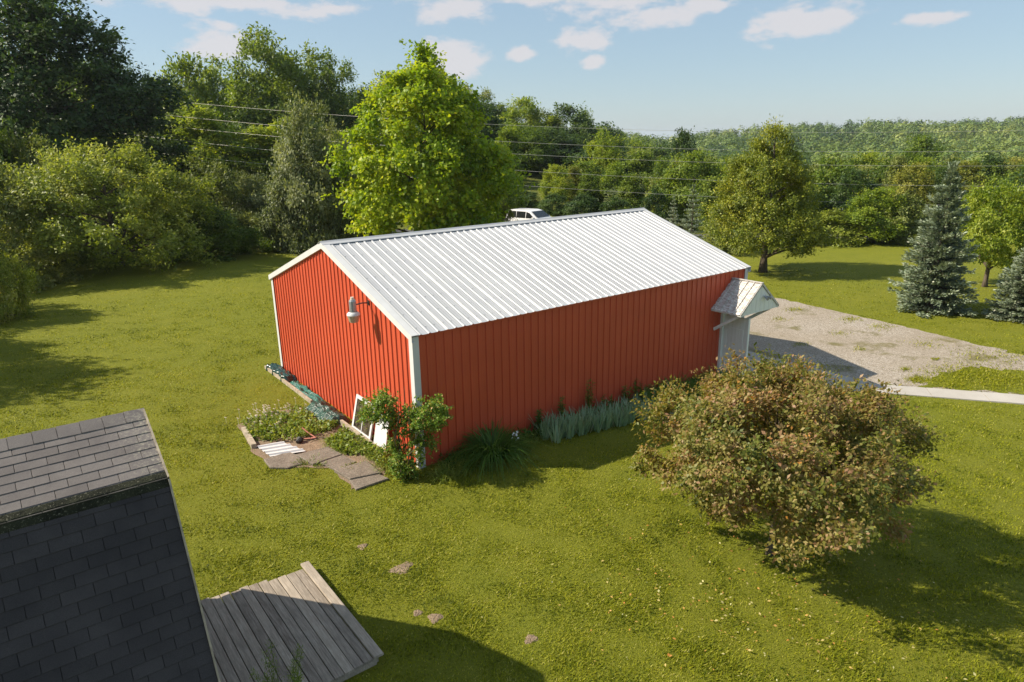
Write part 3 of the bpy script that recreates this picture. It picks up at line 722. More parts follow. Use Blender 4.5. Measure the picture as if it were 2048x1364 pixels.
def trunk_mesh(seed, H, zb, c, r0, nl=14, lean=0.0, top=.72, twig=True):
    rng = np.random.default_rng(seed+77); m = MB()
    pts = []; rad = []; zt = zb+(H-zb)*top; k = 9
    wob = rng.normal(0, .012*H, (k, 2)); wob[0] = 0
    for i in range(k):
        f = i/(k-1); pts.append((wob[i, 0]*f+lean*f*f, wob[i, 1]*f, -.15+(zt+.15)*f)); rad.append(max(r0*(1-f*.85)*(1.35 if i == 0 else 1), .012))
    m.tube(pts, rad, 9)
    P = np.array(pts); order = rng.permutation(len(c))[:nl]
    for i in order:
        e = c[i]; zs = max(zb*.55, min(e[2]-.25*math.hypot(e[0], e[1])-.05*H, zt*.95)); f = (zs+.15)/(zt+.15); a = np.array([np.interp(f, np.linspace(0, 1, k), P[:, q]) for q in range(3)])
        mid = (a+e)/2+np.array([0, 0, .06*H])*.6+rng.normal(0, .03*H, 3)*.5; rr = max(r0*.42*(1-f*.6), .012)
        L = []; RD = []
        for q in range(6):
            s = q/5; L.append(tuple((1-s)**2*a+2*s*(1-s)*mid+s*s*e)); RD.append(rr*(1-s*.8))
        m.tube(L, RD, 6, False)
    me = smooth(m.mesh('trunk')); return me

ROUND = ([0, .12, .35, .6, .82, 1], [.55, .85, 1, .92, .62, .15])
OVAL = ([0, .15, .45, .75, 1], [.45, .85, 1, .72, .12])
CONE = ([0, .1, .3, .6, .85, 1], [.75, 1, .92, .6, .28, .05])
SHRUB = ([0, .2, .5, .8, 1], [.95, 1, .92, .66, .25])
COLUMN = ([0, .1, .5, .8, 1], [.6, .9, 1, .7, .15])

PROTO = {}
def proto(name, seed, H, R, zb, prof, nclump, twigs, lpt, leaf, rc, r0, mat, nl=14, top=.72, **kw):
    cm, c = crown_mesh(seed, H, R, zb, prof, nclump, twigs, lpt, leaf, rc, **kw); tm = trunk_mesh(seed, H, zb, c, r0, nl, top=top)
    cm.materials.append(MAT[mat]); tm.materials.append(MAT['bark']); PROTO[name] = (cm, tm, H, R)
def plant_tree(name, pn, label, cat, x, y, z, sxy, sz, rz=0, mat=None, group=None):
    cm, tm, H, R = PROTO[pn]
    t = thing(name, label, cat, (x, y, z), rz, group, (sxy, sxy, sz))
    obj('trunk', tm, MAT['bark'], t); obj('crown', cm, MAT[mat] if mat else cm.materials[0], t)
    return t
def by_view(name, pn, label, cat, px, py, D, wpx, rz=0, mat=None, group=None, hmin=None):
    """stand a tree on the ground at bearing px and distance D, as tall and wide as measured"""
    x, y = ground_at(px, D); z = float(hgt(x, y)); H, R = PROTO[pn][2:4]
    h = top_z(px, py, D)-z; w = wpx/FPX*D
    if pn in ('column', 'pointed') and h/w < 1.5: pn = 'round'; H, R = PROTO[pn][2:4]
    return plant_tree(name, pn, label, cat, x, y, z, w/(2*R), max(h, hmin or .5)/H, rz, mat, group)

def spruce_mesh(seed, H, R, levels, nb, dens):
    rng = np.random.default_rng(seed); Ps = []; Ts = []; Ns = []; Ss = []; Tt = []; m = MB()
    m.tube([(0, 0, -.1), (0, 0, H*.5), (0, 0, H*.99)], [.035*H*.6, .012*H, .004], 8)
    for L in range(levels):
        f = L/(levels-1); z = .03*H+f**.9*.95*H; r = R*(1-f)**.82+.03*R; n = max(4, int(nb*(1-.55*f)))
        a0 = rng.random()*6.28
        for k in range(n):
            a = a0+6.283*k/n+rng.normal(0, .12); l = r*rng.uniform(.55, 1.15); zz = z+rng.normal(0, .012*H)
            d = np.array([math.cos(a), math.sin(a), 0]); sd_ = np.array([-d[1], d[0], 0]); tiltup = .22+.6*f
            q = max(16, int(dens*1.9*l/R)+8); s = rng.random(q)**.6
            lat = rng.uniform(-1, 1, q)*.26*l*(1.15-s)
            p = d*(l*s)[:, None]+sd_*lat[:, None]; p[:, 2] += zz+l*(-.16*s+.30*s*s*(.4+tiltup))+rng.normal(0, .008*H, q)
            tip = d*.8+sd_*np.sign(lat)[:, None]*rng.uniform(.2, .9, q)[:, None]+np.array([0, 0, 1])*rng.normal(.12+.5*f, .22, q)[:, None]
            Ps.append(p); Ts.append(tip); Ns.append(np.tile([0, 0, 1.], (q, 1))+rng.normal(0, .35, (q, 3)))
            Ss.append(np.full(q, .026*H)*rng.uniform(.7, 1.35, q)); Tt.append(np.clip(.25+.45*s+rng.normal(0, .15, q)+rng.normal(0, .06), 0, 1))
            if l > .3*R and k % 2 == 0: m.tube([tuple(np.array([0, 0, zz])), tuple(d*l*.5+np.array([0, 0, zz-.05*l])), tuple(d*l*.9+np.array([0, 0, zz+.02*l]))], [.008*H*(1-f)+.002, .005*H*(1-f)+.002, .002], 5, False)
    # leader shoots
    for k in range(14):
        a = rng.random()*6.28; q = 6; p = np.tile([0, 0, H*.93], (q, 1))+np.outer(np.linspace(0, .07, q)*H, [math.cos(a)*.4, math.sin(a)*.4, 1])
        Ps.append(p); Ts.append(np.tile([math.cos(a)*.5, math.sin(a)*.5, .9], (q, 1))); Ns.append(rng.normal(0, 1, (q, 3))); Ss.append(np.full(q, .028*H)); Tt.append(np.full(q, .62))
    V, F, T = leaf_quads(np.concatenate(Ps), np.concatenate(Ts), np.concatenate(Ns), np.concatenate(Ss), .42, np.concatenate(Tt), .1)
    return mesh_np('crown', V, F, T), m.mesh('trunk')

def blade_mesh(seed, n, spread, length, width, arch, seg=4, sx=1.0, lean=.35, t0=.5):
    rng = np.random.default_rng(seed); a = rng.random(n)*6.283; r0 = spread*np.sqrt(rng.random(n))
    bx = r0*np.cos(a+rng.normal(0, .6, n))*sx; by = r0*np.sin(a+rng.normal(0, .6, n))
    d = np.stack([np.cos(a), np.sin(a)], -1); L = length*rng.uniform(.6, 1.15, n); ar = arch*rng.uniform(.3, 1.4, n); tl = lean*rng.uniform(.2, 1.2, n)
    V = np.zeros((n, seg+1, 2, 3)); side = np.stack([-d[:, 1], d[:, 0]], -1)
    for k in range(seg+1):
        s = k/seg; rad = L*(tl*s+ar*s*s*.6); z = L*(s*np.cos(tl)-ar*s*s*s*.75); w = width*(1-s**2)*.5*rng.uniform(.8, 1.2, n)+.0015
        for j, sg in ((0, -1), (1, 1)):
            V[:, k, j, 0] = bx+d[:, 0]*rad+side[:, 0]*w*sg; V[:, k, j, 1] = by+d[:, 1]*rad+side[:, 1]*w*sg; V[:, k, j, 2] = np.maximum(z, .01)
    base = np.arange(n)[:, None]*(seg+1)*2; F = []
    for k in range(seg): F.append(np.concatenate([base+k*2, base+k*2+1, base+k*2+3, base+k*2+2], 1))
    T = np.repeat(np.clip(rng.normal(t0, .2, n), 0, 1), (seg+1)*2)
    return mesh_np('leaves', V.reshape(-1, 3), np.concatenate(F), T)

# ------------------------------------------------------------------ tree kinds
proto('crab', 3, 3.35, 2.45, 1.15, ([0, .2, .5, .75, 1], [.55, .95, 1, .82, .45]), 300, 24, 11, .080, .35, .075, 'f_crab', nl=46, top=.5, upb=.30, out=.8, shell=.45, lobes=.30)
proto('maple', 8, 13, 5.3, 1.8, ([0, .08, .3, .55, .8, 1], [.62, .92, 1, .86, .58, .12]), 215, 26, 12, .25, 1.05, .26, 'f_maple', nl=34, upb=.10, droop=.35, width=.8, shell=.30, lobes=.15)
proto('bigdark', 15, 19, 6.6, 3.0, ([0, .2, .45, .7, .88, 1], [.8, 1, .95, .72, .45, .12]), 230, 26, 10, .33, 1.3, .40, 'f_dark', nl=44, upb=.15, shell=.36, lobes=.35)
proto('appleB', 21, 6.6, 5.2, .75, ([0, .15, .45, .75, 1], [.88, 1, .93, .68, .25]), 210, 28, 11, .17, .85, .24, 'f_bush', nl=36, upb=.35, lobes=.3)
proto('bushA', 31, 5, 3.0, .05, SHRUB, 110, 26, 10, .17, .72, .09, 'f_olive', nl=20, upb=.45, lobes=.35)
proto('bushB', 32, 4, 3.0, .05, SHRUB, 90, 26, 10, .19, .72, .08, 'f_bush', nl=18, upb=.35, lobes=.45)
proto('cedar', 41, 7.8, 2.9, 1.45, ([0, .08, .28, .5, .75, 1], [.72, .98, 1, .82, .46, .06]), 240, 24, 10, .15, .58, .22, 'f_cedar', nl=24, upb=.75, out=.55, droop=0, width=.42, lobes=.16, shell=.26, top=.9)
proto('appleC', 45, 4.8, 2.4, 1.3, ROUND, 130, 16, 10, .15, .55, .16, 'f_bright', nl=20, upb=.2)
proto('round', 51, 10, 4.2, 1.2, ROUND, 80, 20, 8, .38, 1.25, .18, 'f_mid', nl=10, lobes=.3)
proto('oval', 52, 12, 3.6, 1.5, OVAL, 85, 20, 8, .38, 1.25, .18, 'f_mid', nl=10, lobes=.3)
proto('column', 53, 10, 1.9, .4, COLUMN, 70, 17, 8, .30, .8, .12, 'f_bright', nl=8, upb=.55, lobes=.3)
proto('shrubby', 54, 6, 3.0, .1, SHRUB, 70, 20, 8, .30, .92, .08, 'f_mid', nl=8, upb=.4, lobes=.4)
proto('airy', 55, 14, 4.4, 3.0, ([0, .25, .5, .75, 1], [.5, .85, .8, 1, .3]), 110, 14, 8, .36, 1.25, .2, 'f_mid', nl=24, upb=.3, lobes=.45, shell=.5)
proto('pointed', 56, 9, 2.3, .5, CONE, 110, 12, 7, .32, .75, .13, 'f_dark', nl=6, upb=.35, lobes=.2, top=.9)
for nm, sd_, h, r, lv, nb, de in (('spruceA', 61, 6.2, 1.78, 19, 26, 74), ('spruceB', 62, 4.2, 1.35, 12, 18, 50)):
    cm, tm = spruce_mesh(sd_, h, r, lv, nb, de); cm.materials.append(MAT['f_spruce']); tm.materials.append(MAT['bark']); PROTO[nm] = (cm, tm, h, r)

# ------------------------------------------------------------------ named trees
crab_ = plant_tree('crabapple_tree', 'crab', 'bronze-green crabapple tree with orange leaves on the front lawn', 'tree', 3.22, -6.90, float(hgt(3.6, -7.6))-.02, 1, 1, YAW+math.pi/2)
crab_.scale = (.93, .78, .98)
by_view('maple_tree', 'maple', 'bright yellow-green maple standing right behind the barn roof', 'tree', 866, 112, 47, 296, 1.0)
by_view('cedar_tree', 'cedar', 'tall golden-green cedar with bare trunk beyond the gravel driveway', 'tree', 1514, 264, 39.5, 196, 2.0)
by_view('blue_spruce', 'spruceA', 'large blue spruce with skirts to the grass beside the gravel driveway', 'spruce', 1852, 330, 29.9, 150, .3)
by_view('blue_spruce', 'spruceA', 'blue spruce cut off by the right edge of the picture', 'spruce', 2040, 452, 28.0, 132, 1.7)
by_view('blue_spruce', 'spruceB', 'small blue spruce just above the far ridge end of the barn', 'spruce', 1371, 372, 50, 62, .9)
by_view('blue_spruce', 'spruceB', 'smallest blue spruce, left of the other one above the barn ridge', 'spruce', 1334, 394, 53, 42, 2.9)
by_view('apple_tree', 'appleC', 'yellow-green apple tree with crooked trunk between the two big spruces', 'tree', 1952, 376, 34.5, 150, .8, 'f_bright')
by_view('apple_tree', 'appleB', 'wide spreading apple tree at the left edge of the lawn, trunk showing below', 'tree', 268, 306, 42.5, 375, .4)
by_view('hardwood_tree', 'bigdark', 'huge dark green tree towering over the left of the lawn', 'tree', 196, -38, 60, 380, 0.5)
by_view('hardwood_tree', 'oval', 'sunlit yellow-green tree at the upper left edge of the picture', 'tree', -20, 40, 44, 170, 1.5, 'f_bright')
by_view('willow_tree', 'column', 'narrow bright green tree right of the huge dark tree', 'tree', 466, 205, 73, 105, .2, 'f_bright')
by_view('hardwood_tree', 'airy', 'tall airy pale green tree above the wood left of the maple', 'tree', 596, 70, 92, 170, 2.2, 'f_mid')
by_view('hardwood_tree', 'round', 'round-topped green tree between the huge dark tree and the tall airy tree', 'tree', 452, 140, 86, 150, .7, 'f_mid')
by_view('hardwood_tree', 'airy', 'ragged tree just left of the top of the maple', 'tree', 702, 112, 98, 120, .1, 'f_mid')
by_view('willow_tree', 'bushA', 'grey-green willow bush pressed against the left side of the maple', 'bush', 664, 228, 52, 160, 2.4, 'f_grey')
by_view('hardwood_tree', 'round', 'small bright yellow-green tree at the right foot of the maple', 'tree', 1000, 312, 60, 110, 1.2, 'f_bright')
by_view('bush', 'shrubby', 'yellow-green weedy bush left of the parked car', 'bush', 1017, 416, 50, 44, .4, 'f_gold')
by_view('hardwood_tree', 'round', 'lone round dark green tree in the valley above the bushes at right', 'tree', 1788, 288, 92, 108, 2.0, 'f_mid')
by_view('hardwood_tree', 'round', 'dark green tree behind the apple tree at the right edge', 'tree', 2046, 330, 62, 150, .9, 'f_dark')
# shrubs along the left edge of the lawn
rows = [('bushA', 45, 350, 37, 250, 'f_olive', 'olive bush at the left edge, between the wide apple tree and the picture edge'),
        ('bushB', 0, 500, 29, 130, 'f_bush', 'low leafy bush in the lower left corner of the shrub row'),
        ('bushA', 140, 292, 47, 170, 'f_olive', 'olive bush behind the wide apple tree, on its left'),
        ('bushB', 60, 300, 46, 160, 'f_mid', 'green bush behind the left edge shrubs under the dark tree'),
        ('bushA', 462, 338, 52, 150, 'f_olive', 'olive bush right of the wide apple tree, under the narrow bright tree'),
        ('bushB', 445, 420, 46, 150, 'f_mid', 'shaded low bush touching the right side of the wide apple tree'),
        ('bushA', 548, 360, 54, 150, 'f_grey', 'grey-green bush in the gap left of the willow bush'),
        ('bushB', 520, 432, 50.5, 130, 'f_olive', 'low olive bush at the far corner of the left lawn'),
        ('bushB', 600, 402, 53, 120, 'f_grey', 'low grey-green bush at the foot of the willow bush'),
        ('bushA', 655, 300, 51.5, 150, 'f_grey', 'grey-green bush in front of the willow bush above the barn gable'),
        ('bushB', 700, 405, 52, 110, 'f_olive', 'low bush under the left skirt of the maple')]
for i, (p, px, py, D, w, mt, lab) in enumerate(rows):
    by_view('bush', p, lab, 'bush', px, py, D, w, i*1.3, mt, 'bushes along the left edge of the lawn')
# shrubs along the far edge of the lawn, right
rows = [('shrubby', 1440, 430, 47, 90, 'f_olive', 'olive bush behind the cedar on its left side'),
        ('shrubby', 1590, 440, 51, 90, 'f_olive', 'olive bush right behind the cedar trunk at the far lawn edge'),
        ('shrubby', 1640, 428, 50, 110, 'f_bush', 'pale bush at the far lawn edge right of the cedar'),
        ('column', 1722, 388, 50, 120, 'f_bright', 'bright green sapling clump at the far lawn edge, middle of the gap'),
        ('shrubby', 1768, 398, 50, 90, 'f_olive', 'bush at the far lawn edge just left of the large spruce'),
        ('round', 1672, 352, 58, 110, 'f_dark', 'dark tree rising behind the far lawn edge right of the cedar'),
        ('column', 1782, 340, 66, 90, 'f_gold', 'golden sapling above the bushes left of the large spruce'),
        ('shrubby', 1820, 420, 52, 110, 'f_olive', 'bush partly hidden behind the large spruce on the left'),
        ('shrubby', 1910, 410, 54, 110, 'f_gold', 'golden bush behind the large spruce on the right'),
        ('shrubby', 2000, 420, 50, 120, 'f_mid', 'bush behind the apple tree at the far lawn edge'),
        ('shrubby', 2090, 440, 46, 120, 'f_olive', 'bush beyond the right edge spruce')]
for i, (p, px, py, D, w, mt, lab) in enumerate(rows):
    by_view('bush', p, lab, 'bush', px, py, D, w, i*2.1, mt, 'bushes along the far edge of the lawn')
# trees out of frame on the left whose shade falls on the lawn
for i, (x, y, sc) in enumerate(((-15.5, 19.5, 1.25), (-12.5, 21.5, .8), (-19, 24, 1.3), (-11.5, 27.5, .9))):
    plant_tree('hardwood_tree', 'bushA', 'unseen tree standing left of the lawn and shading it', 'tree', x, y, 0, sc, 1.5*sc, i*1.1, 'f_mid', 'unseen trees shading the left of the lawn')

# ------------------------------------------------------------------ woods
def woods():
    CN = {'f_mid': 'green', 'f_bright': 'bright green', 'f_dark': 'dark green', 'f_olive': 'olive green', 'f_gold': 'yellow-green', 'f_grey': 'grey-green'}
    SN = {'round': 'round', 'oval': 'tall oval', 'airy': 'airy', 'pointed': 'pointed', 'column': 'narrow', 'shrubby': 'bushy'}
    def spot(px):
        for lim, w in ((40, 'at the left picture edge'), (230, 'behind the huge dark tree'), (400, 'right of the huge dark tree'), (520, 'behind the narrow bright tree'), (660, 'below the tall airy tree'), (740, 'just left of the maple'), (900, 'behind the maple'), (1010, 'at the right side of the maple'),
                       (1100, 'above the parked car'), (1200, 'above the mid barn ridge'), (1300, 'above the far end of the ridge'), (1420, 'above the small spruces'), (1520, 'behind the cedar, left half'), (1620, 'behind the cedar, right half'), (1720, 'right of the cedar'), (1800, 'left of the large spruce'),
                       (1900, 'behind the large spruce'), (1990, 'behind the right apple tree')):
            if px < lim: return w
        return 'at the right picture edge'
    rng = random.Random(42); mats = ['f_mid']*4+['f_bright']*2+['f_dark']*3+['f_olive']*2+['f_gold']+['f_grey']
    # skyline of the wood on the left and centre: columns of the view and the height of its tops
    sx = [-250, 0, 120, 300, 400, 520, 620, 720, 800, 900, 960, 1020, 1080, 1150, 1220, 1290, 1340]
    sy = [60, 90, 100, 120, 165, 150, 150, 165, 170, 165, 182, 205, 212, 228, 252, 275, 285]
    n = 0
    for row, (D0, D1, step, low) in enumerate(((118, 150, 34, 0), (90, 112, 40, 42), (70, 84, 46, 95))):
        px = -240
        while px < 1345:
            D = rng.uniform(D0, D1); base = np.interp(px, sx, sy); y = base+low*rng.uniform(.8, 1.25)+rng.uniform(-6, 14)
            if not (row == 2 and 960 < px < 1130):
                p = rng.choice(['round', 'oval', 'oval', 'round', 'airy', 'pointed'] if row < 2 else ['round', 'column', 'oval', 'shrubby', 'pointed', 'column'])
                mt = rng.choice(['f_mid', 'f_mid', 'f_dark', 'f_dark', 'f_olive', 'f_bright'] if row < 2 else mats)
                w = rng.uniform(7.5, 11) if row < 2 else rng.uniform(4, 7.5)
                by_view('woodland_tree', p, '%s %s tree, %s row of wood, %s' % (CN[mt], SN[p], ('back', 'middle', 'front')[row], spot(px)), 'tree', px, y, D, w*FPX/D, rng.random()*6.28, mt, 'trees of the wood behind the barn', 4); n += 1
            px += step*rng.uniform(.75, 1.25)
    # front fringe right of the maple
    for (px, py, D, w, p, mt) in ((1022, 252, 88, 60, 'column', 'f_bright'), (1062, 258, 100, 70, 'oval', 'f_mid'), (1110, 338, 74, 62, 'column', 'f_bright'), (1142, 330, 78, 40, 'pointed', 'f_gold'), (1172, 345, 76, 42, 'pointed', 'f_mid'),
                                  (1196, 262, 90, 80, 'oval', 'f_bright'), (1222, 336, 76, 60, 'column', 'f_bright'), (1250, 345, 72, 55, 'pointed', 'f_mid'), (1272, 298, 84, 70, 'column', 'f_mid'), (1308, 330, 72, 60, 'round', 'f_mid'),
                                  (1345, 278, 96, 78, 'round', 'f_dark'), (1395, 330, 74, 70, 'round', 'f_olive'), (1430, 318, 82, 80, 'oval', 'f_bright'), (1405, 372, 62, 60, 'shrubby', 'f_mid'), (1300, 385, 63, 60, 'shrubby', 'f_dark'),
                                  (1160, 395, 66, 70, 'shrubby', 'f_dark'), (1225, 400, 65, 70, 'shrubby', 'f_dark'), (1105, 392, 68, 60, 'shrubby', 'f_dark'), (1050, 385, 72, 70, 'shrubby', 'f_dark')):
        by_view('woodland_tree', p, '%s %s sapling in the wood fringe, %s, %s' % (CN[mt], SN[p], 'far back' if D > 85 else 'near' if D < 70 else 'midway', spot(px)), 'tree', px, py, D, w, rng.random()*6.28, mt, 'young trees in the fringe of the wood'); n += 1
    # valley on the right
    k = 0
    for D0, D1, cnt in ((60, 80, 26), (80, 110, 36), (110, 150, 52), (150, 210, 76)):
        for i in range(cnt):
            px = 1290+(2200-1290)*(i+rng.random())/cnt; D = rng.uniform(D0, D1)
            p = rng.choice(['round', 'oval', 'shrubby', 'shrubby', 'column', 'pointed', 'round']); mt = rng.choice(['f_mid', 'f_mid', 'f_olive', 'f_gold', 'f_bright', 'f_dark', 'f_olive', 'f_mid'])
            x, y = ground_at(px, D); z = float(hgt(x, y)); H, R = PROTO[p][2:4]
            h = rng.uniform(4.2, 6.5)+(D-60)*.022; w = h*rng.uniform(.75, 1.15) if p not in ('column', 'pointed') else h*.5
            plant_tree('woodland_tree', p, '%s %s tree in the %s valley, %s' % (CN[mt], SN[p], {60: 'near', 80: 'middle', 110: 'far', 150: 'farthest'}[D0], spot(px)), 'tree', x, y, z, w/(2*R), h/H, rng.random()*6.28, mt, 'trees of the valley on the right'); k += 1
    print('wood', n, 'valley', k)
woods()

def far_wood():
    rng = np.random.default_rng(9); C_ = []
    N = 2300
    D = 205*np.exp(rng.random(N)*math.log(820/205)); px = rng.uniform(1180, 2330, N)
    lat = D*(px-1024)/FPX/math.cos(PITCH); X = CAM[0]+HF[0]*D+HR[0]*lat; Y = CAM[1]+HF[1]*D+HR[1]*lat; Z = hgt(X, Y)
    H = rng.uniform(8, 14, N)+np.where(D > 450, 2, 0); R = rng.uniform(3.2, 7.0, N); q = np.where(D < 330, 230, np.where(D < 500, 150, 100))
    I = np.repeat(np.arange(N), q); m = len(I)
    d = norm(rng.normal(0, 1, (m, 3))+np.array([0, 0, .35])); bump_ = 1+.22*np.sin(d[:, 0]*5+I)+.18*np.sin(d[:, 1]*6+I*2.1)
    P = np.stack([X[I]+d[:, 0]*R[I]*bump_, Y[I]+d[:, 1]*R[I]*bump_, Z[I]+H[I]*.60+d[:, 2]*H[I]*.40*bump_], -1)*1.0
    s = np.where(D[I] < 330, .95, np.where(D[I] < 500, 1.25, 1.6))*rng.uniform(.7, 1.3, m)
    t = np.clip((rng.beta(1.3, 1.3, N)*.85+.02)[I]+rng.normal(0, .05, m)+(.22*np.sin(lat*.045+D*.013)*np.sin(D*.031+lat*.017))[I], 0, 1)
    V, F, T = leaf_quads(P-d*s[:, None]*.2, np.cross(d, rng.normal(0, 1, (m, 3))), d+rng.normal(0, .13, (m, 3)), s, .8, t, .12)
    obj('far_woodland', mesh_np('far_woodland', V, F, T), MAT['f_far'], label='wooded hillside across the valley under the sky', cat='woodland', kind='stuff')
far_wood()

# ------------------------------------------------------------------ power lines
def wires():
    W_ = [[(300, 188), (473, 206), (757, 231), (985, 250), (1200, 259), (1500, 264), (1800, 264), (2120, 258)],
          [(300, 217), (380, 225.5), (757, 265.5), (987, 280), (1484, 302), (1800, 304), (2120, 300)],
          [(300, 239), (391, 249), (713, 283), (970, 304), (1468, 327), (1800, 333), (2120, 331)],
          [(300, 264), (451, 282), (708, 313), (1036, 341), (1400, 360), (1800, 372), (2120, 374)],
          [(300, 296), (478, 317), (599, 330), (1036, 371), (1364, 391), (1800, 410), (2120, 416)]]
    names = ['topmost', 'second', 'middle', 'fourth', 'lowest']
    for i, pts in enumerate(W_):
        P = []; xs = np.array([p[0] for p in pts], float); ys = np.array([p[1] for p in pts], float)
        c = np.polyfit(xs, ys, 3)
        for px in np.linspace(300, 2120, 50):
            D = max(71-(px-300)*.025, 57.0); x, y = ground_at(px, D); P.append((x, y, top_z(px, np.polyval(c, px), D)))
        m = MB(); m.tube(P, [.010]*len(P), 5, False)
        obj('power_line', m, MAT['wire'], label='%s overhead wire crossing in front of the wood' % names[i], cat='wire', group='overhead wires')
wires()

# ------------------------------------------------------------------ car
def car():
    D = 56.0; x, y = ground_at(1066, D); z = float(hgt(x, y))+.95
    t = thing('parked_car', 'silver-white car on the road behind the barn ridge', 'car', (x, y, z-.6), YAW-math.pi/2-.75)
    hw = .9; prof = [(-2.25, .35), (-2.3, .75), (-2.2, 1.02), (-2.0, 1.55), (-1.75, 1.66), (.1, 1.68), (.5, 1.6), (1.25, 1.12), (2.1, .98), (2.3, .75), (2.3, .35)]
    m = MB(); V = []; n = len(prof)
    for yy, k in ((-hw, 0), (-hw+.06, 1), (hw-.06, 1), (hw, 0)):
        for (a, b) in prof:
            f = max(0, (b-1.0))/.7; V.append((a*(1 if k else .985), yy*(1-.16*f), b-(0 if k else .02)))
    F = [tuple(range(n-1, -1, -1)), tuple(range(3*n, 4*n))]
    for r in range(3):
        for i in range(n): F.append((r*n+i, r*n+(i+1) % n, (r+1)*n+(i+1) % n, (r+1)*n+i))
    m.add(V, F); obj('body', m, MAT['car_paint'], t)
    for s in (-1, 1):
        for pts in ([(-1.85, 1.12), (-1.72, 1.54), (-1.0, 1.57), (-1.0, 1.08)], [(-.93, 1.08), (-.93, 1.57), (.02, 1.57), (.02, 1.08)], [(.1, 1.08), (.1, 1.56), (.42, 1.5), (1.0, 1.1)]):
            m = MB(); P = [(a, s*(hw*(1-.16*(b-1)/.7)+.012), b) for a, b in pts]; P2 = [(p[0], p[1]-s*.03, p[2]) for p in P]; m.add(P+P2, [(0, 1, 2, 3), (4, 7, 6, 5), (0, 4, 5, 1), (1, 5, 6, 2), (2, 6, 7, 3), (3, 7, 4, 0)]); obj('window', m, MAT['car_glass'], t)
        for a in (-1.4, 1.45):
            m = MB(); m.tube([(a, s*(hw-.2), .34), (a, s*(hw+.01), .34)], [.34, .34], 18); w = obj('wheel', m, MAT['tyre'], t)
            m = MB(); m.tube([(a, s*(hw), .34), (a, s*(hw+.02), .34)], [.22, .2], 14); obj('rim', m, MAT['rim'], w)
        m = MB(); m.box((-2.22, s*.74, 1.02), (.12, .16, .3)); obj('taillight', m, MAT['lamp_red'], t)
        m = MB(); m.box((2.2, s*.66, .84), (.2, .34, .14)); obj('headlight', m, MAT['lens'], t)
        m = MB(); m.box((.95, s*(hw+.08), 1.12), (.12, .2, .14)); obj('mirror', m, MAT['car_paint'], t)
    m = MB(); m.add([(.56, -.68, 1.585), (.56, .68, 1.585), (1.2, .8, 1.17), (1.2, -.8, 1.17)], [(0, 1, 2, 3)]); m.v = [(a+.015, b, c+.015) for a, b, c in m.v]; obj('windscreen', m, MAT['car_glass'], t)
    m = MB(); m.add([(-2.215, -.72, 1.06), (-2.215, .72, 1.06), (-2.03, .66, 1.5), (-2.03, -.66, 1.5)], [(0, 1, 2, 3)]); m.v = [(a-.015, b, c) for a, b, c in m.v]; obj('rear_window', m, MAT['car_glass'], t)
car()

